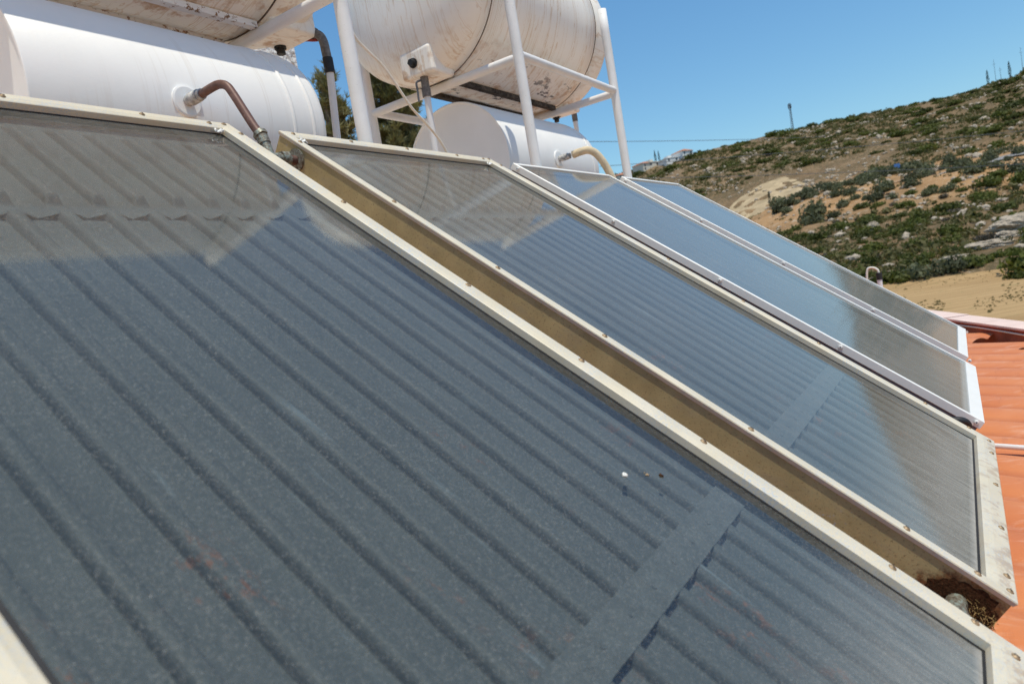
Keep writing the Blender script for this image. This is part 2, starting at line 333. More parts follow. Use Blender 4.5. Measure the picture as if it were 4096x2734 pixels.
# ------------------------------------------------------------------ collectors
def sweep_frame(mb,W,H,prof,wl,wr,wt,wb,mat=0):
    """mitred frame: profile of (f, z), f*width = inset from the outer edge"""
    n=len(prof); L=[]
    for cx,cy in ((0,0),(1,0),(1,1),(0,1)):
        for f,dx_,z in prof:
            x=(wl*f+dx_) if cx==0 else W-(wr*f+dx_); y=-((wt*f+dx_) if cy==0 else H-(wb*f+dx_)); L.append((x,y,z))
    fs=[]
    for k in range(4):
        k2=(k+1)%4
        for i in range(n):
            j=(i+1)%n; fs.append((k*n+i,k*n+j,k2*n+j,k2*n+i))
    mb.add(L,fs,mat)
OLD_PROF=[(0,.0026,-.0115),(0,.0022,-.0105),(0,0,-.0032),(0,.0009,-.0010),(0,.0030,0),(.66,0,0),(.80,0,-.0014),(.94,0,-.0026),(1,0,-.0040),(1,0,-.0180),(0,.0045,-.0180),(0,.0045,-.0115)]
NEW_PROF=[(0,.0008,-.026),(0,0,-.025),(0,0,-.0015),(0,.0015,0),(1,-.001,0),(1,0,-.001),(1,0,-.006),(0,.004,-.006),(0,.004,-.026)]
def screw_mesh(parent,x,y,r=.0046,mat=None):
    b=MB(); a0=random.uniform(0,PI); n=14
    prof=[(r*1.35,.0002),(r*1.35,.0010),(r,.0012),(r*.95,.0024),(r*.6,.0034),(0.0001,.0036)]
    vs=[];fs=[]
    for rr,z in prof:
        for k in range(n): vs.append((rr*math.cos(2*PI*k/n),rr*math.sin(2*PI*k/n),z))
    for i in range(len(prof)-1):
        for k in range(n): fs.append((i*n+k,i*n+(k+1)%n,(i+1)*n+(k+1)%n,(i+1)*n+k))
    b.add(vs,fs,0,True)
    b.box((-r*.85,-r*.14,.0034),(r*.85,r*.14,.0039),1)
    o=b.build('screw',[mat or M['rust_screw'],M['black_rubber']],parent); o.location=(x,y,0); o.rotation_euler=(0,0,a0); return o
RR=.0132
def rib_height(x,ribs,r_=RR,h=.0158):
    d=min(abs(x-r0) for r0 in ribs)
    return h*max(0,1-(d/r_)**3)**.45 if d<r_ else 0
def make_old_collector(x0,label,pushed=()):
    W,H=1.0,1.885; wl,wr,wt,wb=.033,.038,.034,.048
    root=thing('solar_collector',label,'solar collector',(x0,0,0),(TILT,0,0),'solar collectors in the sloping row')
    fr=MB(); sweep_frame(fr,W,H,OLD_PROF,wl,wr,wt,wb); fo=fr.build('frame',M['frame'],root)
    # casing: four walls and a back sheet
    cs=MB(); d=.088; a=.0044; z1=-.0118
    for lo,hi in (((a,-H+a,-d),(a+.002-.0012,-a,z1)),((W-a-.0008,-H+a,-d),(W-a,-a,z1)),((a+.002,-a-.0008,-d),(W-a-.002,-a,z1)),((a+.002,-H+a,-d),(W-a-.002,-H+a+.0008,z1)),((a+.002,-H+a+.002,-d),(W-a-.002,-a-.002,-d+.002))): cs.box(lo,hi)
    cs.build('casing',M['casing'],root,fix=True)
    g=MB(); gi=(wl+.001,wr+.001,wt+.001,wb+.001)
    def rim(mb,in0,in1,z0,z1_,mat=0):
        x0_,x1_,y0_,y1_=wl+in0,W-wr-in0,-(wt+in0),-(H-wb-in0); X0,X1,Y0,Y1=wl+in1+.006,W-wr-in1,-(wt+in1),-(H-wb-in1)
        for lo,hi in (((x0_,Y1,z0),(X0,Y0,z1_)),((X1,Y1,z0),(x1_,Y0,z1_)),((x0_,Y0,z0),(x1_,y0_,z1_)),((x0_,y1_,z0),(x1_,Y1,z1_))): mb.box(lo,hi,mat)
    rim(g,-.002,.0042,-.0222,-.0168); g.build('gasket',M['black_rubber'],root)
    gl=MB(); gl.box((wl-.004,-(H-wb+.004),-.0222),(W-wr+.004,-(wt-.004),-.0182),1)
    for i,f in enumerate(gl.f):
        if i==1: gl.m[i]=0
    gl.build('glass_cover',[M['dusty_glass'],M['clear']],root,fix=False)
    # absorber sheet: embossed ribs in two lengths, overlapping near the top
    ribs=[.058+.072*k for k in range(13)]; zb=-.047
    xs=sorted(set([round(.012+i*(W-.024)/40,5) for i in range(41) if min(abs(.012+i*(W-.024)/40-q) for q in ribs)>.0152]+[r+s_*RR*f for r in ribs for s_ in (-1,1) for f in (1.12,1.0,.985,.94,.85,.72,.55,.36,.18)]+ribs)); xs=[x for x in xs if .012<=x<=W-.012]
    def ev(y,a,b,ra,rb):
        def sm(u): u=max(0,min(1,u)); return u*u*(3-2*u)
        return sm((a-y)/ra)*sm((y-b)/rb)
    def sheet(name,ys,zoff,ea,eb,ra,rb,hh=0):
        b=MB()
        def drape(x,y):
            if not hh: return 0
            d=min(abs(x-r0) for r0 in ribs)/.036; u=max(0,min(1,(-.405-y)/.030)); return u*(.0143*max(0,1-d)-.0055)
        vs=[(x,y,zb+zoff+rib_height(x,ribs)*ev(y,ea,eb,ra,rb)+drape(x,y)+.0007*mnoise.noise(Vector((x*9,y*5,x0)))) for y in ys for x in xs]
        n=len(xs); fs=[(j*n+i,j*n+i+1,(j+1)*n+i+1,(j+1)*n+i) for j in range(len(ys)-1) for i in range(n-1)]
        b.add(vs,fs,0,True); 
        return b
    ysA=[-.03-.012*i for i in range(3)]+[-.07-.01*i for i in range(8)]+[-.16-.03*i for i in range(8)]+[-.38-.005*i for i in range(12)]
    sheet('upper',ysA,.0065,-.06,-.402,.05,.020,1).build('absorber_plate',M['absorber'],root)
    ysB=[-.425,-.4268,-.430,-.434,-.44]+[-.46-.035*i for i in range(27)]+[-1.40-.012*i for i in range(9)]+[-1.52-.03*i for i in range(8)]+[-1.74-.008*i for i in range(9)]+[-1.83,-1.872]
    sheet('lower',ysB,0,-.425,-1.80,.006,.06).build('absorber_plate',M['absorber'],root)
    sb=MB(); n=40
    sv=[];sf=[]
    for i in range(n+1):
        x=.055+i*(.935-.055)/n; dz=.0006*mnoise.noise(Vector((x*22,x0,0)))
        for y,z in ((-1.418,zb+.0060),(-1.418,zb+.0165),(-1.471,zb+.0167),(-1.471,zb+.0010)): sv.append((x,y+.0012*mnoise.noise(Vector((x*40,y*3,1))),z+dz))
    for i in range(n):
        for k in range(4): sf.append((i*4+k,i*4+(k+1)%4,i*4+4+(k+1)%4,i*4+4+k))
    sb.add(sv,sf,0); sb.add(sv[:4],[(0,1,2,3)]); sb.add(sv[-4:],[(3,2,1,0)])
    for r0 in ribs[::1]:
        x=r0+.036
        if x<.93: sb.tube([(x,-1.445,zb+.0163),(x,-1.445,zb+.0177)],.0040,10)
    sb.build('fixing_strip',M['strip'],root)
    sc=[(.012,-.075),(.012,-.43),(.012,-.765),(.012,-1.06),(.012,-1.40),(.012,-1.70),(.014,-1.82),(.026,-1.872),(.082,-1.87),(.31,-1.871),(.585,-1.871),(.85,-1.871),(.965,-1.868),
        (W-.012,-1.813),(W-.013,-1.69),(W-.012,-1.36),(W-.012,-1.10),(W-.012,-.816),(W-.012,-.441),(W-.012,-.069),(.035,-.017),(.25,-.018),(.50,-.018),(.77,-.018),(.935,-.018),(.978,-.014)]
    for x,y in sc: screw_mesh(root,x,y)
    return root
def make_new_collector(loc,label,W=.93,H=1.83,rz=0):
    root=thing('solar_collector',label,'solar collector',loc,(TILT,0,0),'solar collectors in the sloping row')
    root.rotation_euler=(Matrix.Rotation(TILT,3,'X')@Matrix.Rotation(rz,3,'Z')).to_euler()
    wl,wr,wt,wb=.014,.014,.016,.042
    fr=MB(); sweep_frame(fr,W,H,NEW_PROF,wl,wr,wt,wb); fr.build('frame',M['white_alu'],root)
    cs=MB(); d=.085; a=.006; z1=-.0262
    for lo,hi in (((a,-H+a,-d),(a+.002,-a,z1)),((W-a-.002,-H+a,-d),(W-a,-a,z1)),((a+.002,-a-.002,-d),(W-a-.002,-a,z1)),((a+.002,-H+a,-d),(W-a-.002,-H+a+.002,z1)),((a+.002,-H+a+.002,-d),(W-a-.002,-a-.002,-d+.002))): cs.box(lo,hi)
    cs.build('casing',M['grey_casing'],root)
    gl=MB(); gl.box((wl-.006,-(H-wb+.006),-.0098),(W-wr+.006,-(wt-.006),-.0062),1); gl.m[1]=0
    gl.build('glass_cover',[M['clean_glass'],M['clear']],root,fix=False)
    ab=MB(); n=24; vs=[(.008+(W-.016)*i/n,-.008-(H-.016)*j/n,-.030+.0006*mnoise.noise(Vector((i*.9,j*.9,W)))) for j in range(n+1) for i in range(n+1)]
    ab.add(vs,[(j*(n+1)+i,j*(n+1)+i+1,(j+1)*(n+1)+i+1,(j+1)*(n+1)+i) for j in range(n) for i in range(n)],0,True); ab.build('absorber_plate',M['absorber_flat'],root)
    for y in (-.032,-.49,-.94,-1.382,-1.812):      # capped screws down each side
        for sx in (0,1):
            b=MB(); x=-.0002 if sx==0 else W+.0002; s_=-1 if sx==0 else 1
            b.tube([(x,y,-.011),(x+s_*.005,y,-.011)],.0068,14); b.tube([(x+s_*.005,y,-.011),(x+s_*.009,y,-.011)],[.0055,.0045],12); b.tube([(x+s_*.0088,y,-.011),(x+s_*.0092,y,-.011)],.0022,8,1)
            b.build('screw',[M['white_alu'],M['dark_steel']],root)
    return root
G1=make_old_collector(-1.154,'large dusty ribbed solar collector with beige frame filling the foreground')
G2=make_old_collector(0,'ribbed collector in beige frame, its lower corner rusted, next to the white framed ones')
def pw(x,y,h): return Vector((x,-y*ct-h*st,-y*st+h*ct))   # collector plane (right, down the slope, height above) -> world
G3=make_new_collector(pw(1.126,.030,.004),'white framed smooth glass collector beside the beige framed ones',.93,1.83,.012)
G4=make_new_collector(pw(2.215,.020,.004),'white framed glass collector at the far end of the row',.90,1.80,.008)

# ------------------------------------------------------------------ hot water tanks (lower, smooth white)
TY,TZ,TR=.534,.134,.30
def make_hot_tank(xa,xb,label,bands,flange_x,fitting):
    root=thing('hot_water_tank',label,'water tank',((xa+xb)/2,TY,TZ-TR),(0,0,0),'lower hot water tanks'); ps=[]
    b=MB(); e=.012
    prof=[(xa+.006,.0001),(xa+.006,TR-.010),(xa,TR-.008),(xa,TR-.002),(xa+.003,TR),(xb-.03,TR),(xb-.012,TR-.004),(xb-.003,TR-.016),(xb,TR-.045),(xb+.006,.0001)]
    n=96
    b.lathe(prof,(TY,TZ),n); 
    for i in range(len(b.f)):
        if i<3*n: b.sm[i]=False
    ps.append(b.build('shell',M['tank'],auto=None))
    for xs_ in bands:
        b=MB(); b.lathe([(xs_-.007,TR-.001),(xs_-.005,TR+.0035),(xs_+.005,TR+.0035),(xs_+.007,TR-.001)],(TY,TZ),96); ps.append(b.build('seam_band',M['tank']))
    if flange_x is not None:
        b=MB(); fy=TY-TR; z=TZ-.004
        b.tube([(flange_x,fy+.012,z),(flange_x,fy-.004,z)],.043,32); b.tube([(flange_x,fy-.004,z),(flange_x,fy-.006,z)],[.043,.038],32)
        ps.append(b.build('flange',M['tank']))
        b=MB(); b.tube([(flange_x,fy-.006,z),(flange_x,fy-.022,z)],.015,6); b.tube([(flange_x,fy-.022,z),(flange_x,fy-.058,z)],[.018,.0165],16); b.tube([(flange_x,fy-.058,z),(flange_x,fy-.07,z)],.0145,16)
        ps.append(b.build('fitting',M['taped_fitting']))
    # saddle feet that carry the tank
    for fx in (xa+.2,xb-.2):
        b=MB(); b.prism([(TY-.22,TZ-TR-.10),(TY+.22,TZ-TR-.10),(TY+.22,TZ-.215),(TY+.12,TZ-.278),(TY,TZ-TR-.003),(TY-.12,TZ-.278),(TY-.22,TZ-.215)],'x',fx-.02,fx+.02)
        b.box((fx-.018,TY-.2,SLAB_Z+.035),(fx+.018,TY-.16,TZ-TR-.1)); b.box((fx-.018,TY+.16,SLAB_Z+.035),(fx+.018,TY+.2,TZ-TR-.1))
        ps.append(b.build('saddle',M['white_alu']))
    world_parts(root,ps); return root
make_hot_tank(-.485,.425,'smooth white hot water tank behind the large ribbed collector, with copper pipe in its side',(.28,.36),-.09,True)
make_hot_tank(1.545,2.535,'smooth white hot water tank with a flat end disc, behind the white framed collectors',(2.46,),2.026,True)

# ------------------------------------------------------------------ stands and storage tanks (upper, rust stained)
UY,UZ,UR=.546,.94,.42
def make_stand(x0,x1,label,iron):
    root=thing('tank_stand',label,'tank stand',((x0+x1)/2,.56,SLAB_Z),(0,0,0),'pipe stands under the stained tanks'); ps=[]
    pr=.0235; zj=.497
    for x,y,top in ((x0,.070,.96),(x1,.070,.96),(x0,.965,.93),(x1,.965,.93)):
        b=MB(); b.tube([(x,y,SLAB_Z+.02+.12*k) for k in range(int((top-SLAB_Z-.02)/.12)+1)]+[(x,y,top)],pr,20); b.box((x-.06,y-.06,SLAB_Z+.03),(x+.06,y+.06,SLAB_Z+.045))
        ps.append(b.build('post',M['post_paint']))
    def bar(p,q,flat=False):
        b=MB(); p,q=Vector(p),Vector(q); d=(q-p).normalized(); L=(q-p).length
        b.tube([p+d*.016,p+d*(L-.016)],.0205,16); ps.append(b.build('crossbar',M['post_paint']))
    for x in (x0,x1): bar((x,.070,zj),(x,.965,zj))
    for y in (.070,.965): bar((x0,y,zj+.012),(x1,y,zj+.012))
    for y in (.44,.625):   # angle irons the tank lies on
        s_=1 if y>.5 else 1
        b=MB(); b.prism([(y,.507),(y+.03,.507),(y+.03,.511),(y+.004,.511),(y+.004,.528),(y,.528)],'x',x0+.02,x1-.02)
        ps.append(b.build('angle_iron',M[iron]))
    world_parts(root,ps); return root
def make_upper_tank(xl,xr,label,box_at):
    root=thing('storage_tank',label,'water tank',((xl+xr)/2,UY,UZ-UR),(0,0,0),'upper stained storage tanks'); ps=[]
    b=MB(); prof=[];mats=[]
    sk=.065; ed=.15
    for k in range(13):                      # left head
        a=PI/2*(1-k/12); prof.append((xl-sk-ed*math.sin(a)**.9,max(.0001,UR*math.cos(a)**.62)))
    prof+=[(xl-.004,UR),(xl-.002,UR-.003),(xl+.002,UR-.003),(xl+.004,UR)]
    for k in range(1,8): prof.append((xl+.004+(xr-xl-.008)*k/8,UR))
    prof+=[(xr-.004,UR),(xr-.002,UR-.003),(xr+.002,UR-.003),(xr+.004,UR)]
    for k in range(13):
        a=PI/2*k/12; prof.append((xr+sk+.06+ed*math.sin(a)**.9,max(.0001,UR*math.cos(a)**.62)))
    mats=[1 if (prof[i][0]+prof[i+1][0])/2<xl-sk*.8 or (prof[i][0]+prof[i+1][0])/2>xr+sk*.9 else 0 for i in range(len(prof)-1)]
    b.lathe(prof,(UY,UZ),96,mats=mats); ps.append(b.build('shell',[M['stain_shell'],M['stain_dome']]))
    for x in (xl,xr):
        b=MB(); b.lathe([(x-.003,UR-.002),(x-.0025,UR+.0012),(x+.0025,UR+.0012),(x+.003,UR-.002)],(UY,UZ),96); ps.append(b.build('seam_band',M['seam']))
    # outlet box welded to one head, with its plug
    for sd in box_at:
        xe=(xl-.19) if sd<0 else (xr+.225); xi=(xl-.02) if sd<0 else (xr+.02); X0,X1=min(xe,xi),max(xe,xi)
        y0,y1,z0,z1=.405,.585,.515,.635
        b=MB(); vs=[(X0,y0,z0),(X1,y0,z0),(X1,y1,z0),(X0,y1,z0),(X0,y0,z1),(X1,y0,z1+.06),(X1,y1,z1+.06),(X0,y1,z1)]
        if sd>0: vs[4],vs[5],vs[6],vs[7]=(X0,y0,z1+.06),(X1,y0,z1),(X1,y1,z1),(X0,y1,z1+.06)
        b.add(vs,[(3,2,1,0),(4,5,6,7),(0,1,5,4),(1,2,6,5),(2,3,7,6),(3,0,4,7)])
        bx=b.build('outlet_box',M['stain_dome']); bv=bx.modifiers.new('bevel','BEVEL'); bv.width=.014; bv.segments=3; ps.append(bx)
        b=MB(); s_=sd; yp,zp=.505,.575
        if sd>0: xe-=.055
        if sd<0: b.tube([(xe,yp,zp),(xe+s_*.006,yp,zp)],.022,20); b.tube([(xe+s_*.006,yp,zp),(xe+s_*.024,yp,zp)],.0165,6)
        else: b.tube([(xe,.55,z0+.001),(xe,.55,z0-.008)],.022,20); b.tube([(xe,.55,z0-.008),(xe,.55,z0-.028)],.0165,6)
        ps.append(b.build('plug',M['black_rubber']))
    world_parts(root,ps); return root
make_stand(-.80,.405,'white pipe stand carrying the rust stained tank at the upper left of the photo','rusty_white')
make_stand(1.484,2.520,'white pipe stand carrying the streaked storage tank over the tank with a flat end disc','mould_iron')
make_upper_tank(-.65,.40,'rust stained white storage tank at the upper left, cut by the photo edge',(1,))
make_upper_tank(1.486,2.535,'white storage tank with brown water streaks against the blue sky',(-1,1))

# ------------------------------------------------------------------ pipes, hoses, cables
def pipe_thing(name,label,cat,pieces,group=None):
    """pieces: list of (part name, [(points, radius, sides)...], material)"""
    if len(pieces)==1:
        nm,tubes,mat=pieces[0]; b=MB()
        for pts,r,n in tubes: b.tube(pts,r,n)
        return tag(b.build(name,mat),label,cat,group)
    p0=Vector(pieces[0][1][0][0][-1]); root=thing(name,label,cat,p0,group=group); ps=[]
    for nm,tubes,mat in pieces:
        b=MB()
        for pts,r,n in tubes: b.tube(pts,r,n)
        ps.append(b.build(nm,mat))
    world_parts(root,ps); return root
hp=Vector((-.075,-.060,-.052)); hA=pw(-.158+.004,.088,-.046); hB=pw(.0055,.088,-.046)
bend=smooth_path([(-.09,.166,.130),(-.09,.12,.133),(-.0895,.088,.132),(-.088,.062,.120),(-.086,.045,.094),(-.083,.020,.045),(-.080,-.004,-.002),(-.078,-.022,-.030)],8)
jn=pw(-.078,.088,-.046)
pipe_thing('copper_pipe','bent brown copper pipe from the white tank to the ribbed collectors','pipe',[
  ('tube',[(bend,.0112,18)],M['copper']),
  ('compression_nut',[([bend[-1]+(bend[-2]-bend[-1]).normalized()*.012,bend[-1]],.0185,6),([bend[-1],bend[-1]+(jn-bend[-1])*.35],.0155,16)],M['brass']),
  ('tee_fitting',[([bend[-1]+(jn-bend[-1])*.3,jn],.0135,14),([jn+Vector((-.03,0,0)),jn+Vector((.034,0,0))],.0145,16)],M['brass']),
  ('union_nut',[([jn+Vector((.030,0,0)),jn+Vector((.054,0,0))],.0205,6),([jn+Vector((-.052,0,0)),jn+Vector((-.03,0,0))],.0205,6)],M['brass']),
  ('header_stub',[([jn+Vector((.05,0,0)),hB+Vector((.004,0,0))],.0125,16)],M['copper']),('header_stub',[([hA-Vector((.004,0,0)),jn+Vector((-.05,0,0))],.0125,16)],M['copper']),
  ('washer',[([hB+Vector((-.0065,0,0)),hB+Vector((-.001,0,0))],.030,28)],M['brass'])])
la=pw(-.1595,1.822,-.060); lb=pw(.004,1.822,-.060)
pipe_thing('header_joint','green corroded pipe joint between the ribbed collectors at their lower end','pipe joint',[
  ('stub',[([la,lb+Vector((.02,0,0))],.0165,20)],M['brass']),
  ('union_nut',[([la+Vector((.045,0,0)),la+Vector((.062,0,0)),la+Vector((.064,0,0)),la+Vector((.085,0,0))],[.0235,.0235,.0205,.0205],20),([la+Vector((.09,0,0)),la+Vector((.118,0,0))],.0190,20)],M['brass'])])
# loose fibres of the rotten insulation spilling from the rusted corner of the second collector
fb=MB(); rnd=random.Random(3)
for k in range(900):
    y=1.857+rnd.gauss(0,.013); h=-.070+rnd.gauss(0,.020)-.6*max(0,y-1.85); x=.0030-abs(rnd.gauss(0,.011))
    if y>1.884 or y<1.80 or h<-.125 or h>-.036: continue
    p=pw(x,y,h); d=Vector((rnd.gauss(-.6,.8),rnd.gauss(0,.8),rnd.gauss(-.1,.8))).normalized(); L=rnd.uniform(.004,.013)
    q=p+d*L+Vector((0,0,.003)); r_=q+Vector((rnd.gauss(0,.5),rnd.gauss(0,.5),rnd.gauss(-.5,.5))).normalized()*L*.8
    fb.tube([p,q,r_],[.00065,.0006,.0003],3,0 if rnd.random()<.66 else 1,False)
ins=fb.build('fibre_tuft',[M['rust_dark'],M['straw']]); ins['kind']='stuff'; tag(ins,'brown rotten fibre tuft spilling from the rusted collector corner','insulation')
M2=Matrix.LocRotScale(G2.location,G2.rotation_euler,None).inverted()
# ragged rusted hole in the casing around the joint
hb=MB(); rnd=random.Random(9); vs=[Vector((0.0046,-1.828,-.060))]; n=40
for k in range(n):
    a=2*PI*k/n; rr=.046*(1+.35*mnoise.noise(Vector((math.cos(a)*1.6,math.sin(a)*1.6,4)))+.12*rnd.uniform(-1,1))
    vs.append(Vector((.0046,max(-1.879,-1.828-1.25*rr*math.cos(a)),max(-.087,-.060+rr*math.sin(a)))))
hb.add(vs,[(0,1+k,1+(k+1)%n) for k in range(n)]); vs2=[v+Vector((-.0007,0,0)) for v in vs]
hb.add(vs2,[(0,1+(k+1)%n,1+k) for k in range(n)]); hole=hb.build('rusted_hole',M['rust_dark'],G2); hole['label']='dark rusted-through patch of the casing'
foam=smooth_path([(2.030,.150,.131),(2.034,.110,.136),(2.046,.070,.136),(2.066,.040,.115),(2.088,.018,.070),(2.105,.002,.018),(2.118,-.012,-.04),(2.125,-.025,-.085)],8)
pipe_thing('insulated_hose','beige foam-wrapped hose from the white tank down to the gap between the white framed collectors','hose',[('foam_sleeve',[(foam,.0195,16)],M['hose_foam'])])
rub=[pw(1.062,1.76,-.075),pw(1.066,1.775,-.03),pw(1.07,1.795,-.012),pw(1.085,1.815,-.012),pw(1.10,1.832,-.03),pw(1.118,1.838,-.045)]
pipe_thing('rubber_hose','black rubber hose looping between beige and white framed collectors at their foot','hose',[('hose',[(smooth_path(rub,6),.0115,14)],M['black_rubber'])])
cab=[(.482,.140,.62),(.490,.139,.50),(.523,.145,.413),(.580,.148,.373),(.645,.15,.338),(.708,.15,.275),(.773,.15,.203),(.846,.15,.152),(.902,.15,.105),(.945,.15,.050),(.975,.15,-.02),(.98,.16,-.3)]
pipe_thing('cable','cream cable hanging from the stand post down behind the beige collector','cable',[('cable',[(smooth_path(cab,8),.0048,10)],M['cable_cream'])])
pipe_thing('drain_pipe','white drain pipe with grey threaded fitting under the streaked storage tank','pipe',[
  ('pipe',[([(1.335,.490,.430),(1.335,.494,.30),(1.335,.500,.0),(1.335,.505,SLAB_Z+.03)],.0150,16)],M['pvc_white']),
  ('fitting',[([(1.335,.488,.528),(1.335,.489,.46)],.0185,16),([(1.335,.489,.462),(1.335,.490,.425)],.0205,16)],M['grey_fitting']),
  ('valve_lever',[(smooth_path([(1.318,.497,.50),(1.300,.510,.49),(1.302,.513,.455),(1.298,.513,.405)],5),.0048,8)],M['dark_steel'])])
ex=.625; elb=smooth_path([(ex-.005,.505,.562),(ex+.004,.47,.553),(ex+.004,.432,.536),(ex+.003,.402,.520),(ex+.002,.386,.494),(ex,.380,.45),(ex,.378,.41),(ex,.378,.385)],6)
pipe_thing('outlet_pipe','outlet pipe with grey elbow and tape, falling beside the stand post left of the tree','pipe',[
  ('elbow',[(elb,.0165,16),([elb[8],elb[14]],.0215,16)],M['grey_fitting']),
  ('tape',[([(ex,.3785,.43),(ex,.378,.375)],.0185,16)],M['black_rubber']),
  ('pipe',[([(ex,.378,.38),(ex+.002,.40,.18),(ex+.004,.44,-.2),(ex+.004,.46,SLAB_Z+.03)],.0135,16)],M['pvc_white']),
  ('vent_pipe',[([(ex+.004,.432,.545),(ex+.002,.446,.62),(ex,.47,.74),(ex,.49,.9)],.0125,14)],M['pvc_white']),
  ('valve_lever',[([(ex,.49,.533),(ex+.002,.43,.512),(ex+.003,.415,.508)],.006,8)],M['red_plastic'])])
pipe_thing('outlet_pipe','thin dark outlet pipe at the far end of the streaked storage tank','pipe',[
  ('pipe',[([(2.84,.49,.50),(2.84,.49,.2),(2.84,.49,SLAB_Z+.03)],.0145,14)],M['pvc_white']),
  ('fitting',[(smooth_path([(2.745,.50,.592),(2.80,.497,.590),(2.836,.49,.578),(2.84,.49,.53),(2.84,.49,.49)],5),.0175,14)],M['grey_fitting'])])
lx=4.25
pipe_thing('vent_pipe','white roof vent pipe with a bent beige hose, seen over the far collector edge','pipe',[
  ('pipe',[([(lx,-.956,-.830),(lx,-.956,ROOF_Z-.02)],.0165,16)],M['pvc_white']),
  ('collar',[([(lx,-.957,-.845),(lx,-.957,-.795)],.0190,16)],M['black_rubber']),
  ('hose',[(smooth_path([(lx,-.957,-.80),(lx,-.952,-.775),(lx,-.930,-.757),(lx,-.903,-.753),(lx,-.888,-.768),(lx,-.879,-.83),(lx,-.875,-1.0),(lx,-.872,ROOF_Z+.02)],6),.0075,12)],M['cable_cream'])])
pipe_thing('conduit','thin white pipe lying across the orange roof right of the beige collector','pipe',[('pipe',[([(3.1,1.4,ROOF_Z+.047),(1.87,-1.48,ROOF_Z+.047),(1.20,-3.05,ROOF_Z+.047)],.0105,12)],M['pvc_white'])])
# steel trestles that hold the collectors up on the roof (out of sight below them)
for i,(xa,w_) in enumerate(((-1.154,1.0),(0,1.0),(1.126,.93),(2.215,.90))):
    b=MB()
    for x in (xa+.15,xa+w_-.15):
        top=pw(x,.25,-.09); bot=pw(x,1.70,-.09)
        b.tube([top,(x,top.y,ROOF_Z+.03)],.016,8); b.tube([bot,(x,bot.y,ROOF_Z+.03)],.016,8); b.tube([pw(x,.1,-.106),pw(x,1.80,-.106)],.016,8)
    lab=['large ribbed beige','second ribbed beige','nearer white framed','farther white framed'][i]
    tag(b.build('collector_trestle',M['dark_steel']),f'steel trestle under the {lab} collector','trestle','steel trestles under the collectors')
for par_,x_,sx in ((G1,1.0-.040,-1),(G2,.036,1),(G2,1.0-.040,-1)):
    b=MB(); rnd=random.Random(int(x_*900)+sx)
    for k in range(7):
        p=Vector((x_+sx*rnd.uniform(0,.016),-.036-rnd.uniform(0,.012),-.012)); b.tube([p,p+Vector((sx*rnd.uniform(.002,.010),-rnd.uniform(-.002,.006),rnd.uniform(.004,.011))),p+Vector((sx*rnd.uniform(.006,.016),-rnd.uniform(0,.008),rnd.uniform(.0,.006)))],[.0022,.0030,.0012],6)
    so_=b.build('sealant',M['white_alu'],par_); so_['label']='torn white sealant in the frame corner'
# bird droppings and dead insects on the nearest glass
for nm,lab,(x,y),s_,mt in (('bird_dropping','white bird dropping on the large collector above the fixing strip',(-.392,1.318),.0055,'bird_white'),('dead_insect','small brown dead insect on the large collector glass by the dropping',(-.352,1.338),.004,'rust_screw'),('dead_insect','dark dead insect on the large collector glass nearest the fixing strip',(-.328,1.352),.005,'rust_dark')):
    b=MB(); rnd=random.Random(len(lab))
    for k in range(6):
        c=pw(x+rnd.gauss(0,s_*.6),y+rnd.gauss(0,s_*.5),-.0182); q=pw(x+rnd.gauss(0,s_*.6),y+rnd.gauss(0,s_*.5),-.0182+s_*.18)
        b.tube([c,(c+q)/2+Vector((0,0,s_*.2)),q],[s_*.25,s_*.4,s_*.1],7)
    tag(b.build(nm,M[mt]),lab,nm.replace('_',' '))

# ------------------------------------------------------------------ the roof, its parapet, the stucco wall
pa=R(22.6); pd=Vector((math.cos(pa),math.sin(pa),0)); pn=Vector((math.sin(pa),-math.cos(pa),0))
# ridges of the roof sheets run along az 60 deg
ra=R(62); rd=Vector((math.cos(ra),math.sin(ra),0)); rn_=Vector((math.sin(ra),-math.cos(ra),0))
bld=thing('house','building under the collectors with orange coated roof sheets and red parapet','building',(0,0,ROOF_Z-.3))
pp0=Vector((4.95,-1.66,0))
b=MB(); pit=.235; nx=900; xs=[-6.5+i*.0235 for i in range(620)]; ys=[-6+.5*j for j in range(27)]
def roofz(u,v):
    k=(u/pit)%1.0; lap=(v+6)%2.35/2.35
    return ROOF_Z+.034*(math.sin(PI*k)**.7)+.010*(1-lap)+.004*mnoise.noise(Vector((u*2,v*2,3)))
vs=[];ok=[]
for v in ys:
    for u in xs:
        p=rn_*u+rd*v; 
        d=(p-pp0).dot(Vector((math.sin(pa),-math.cos(pa),0)))
        vs.append((p.x,p.y,roofz(u,v)))
n=len(xs); fs=[]
for j in range(len(ys)-1):
    for i in range(n-1): 
        q=Vector(vs[j*n+i]); 
        if (q-pp0).dot(pn)<.06 and q.x>-7 and q.y>-7: fs.append((j*n+i,j*n+i+1,(j+1)*n+i+1,(j+1)*n+i))
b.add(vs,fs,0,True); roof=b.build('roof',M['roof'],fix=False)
def along(s_,o_,z): p=pp0+pd*s_+pn*o_; return (p.x,p.y,z)
def pbox(mb,s0,s1,o0,o1,z0,z1):
    mb.add([along(s0,o0,z0),along(s1,o0,z0),along(s1,o1,z0),along(s0,o1,z0),along(s0,o0,z1),along(s1,o0,z1),along(s1,o1,z1),along(s0,o1,z1)],[(3,2,1,0),(4,5,6,7),(0,1,5,4),(1,2,6,5),(2,3,7,6),(3,0,4,7)])
b=MB(); pbox(b,-9,6,0,.14,ROOF_Z-.3,-1.358); par=b.build('parapet',M['parapet_red'])
b=MB()
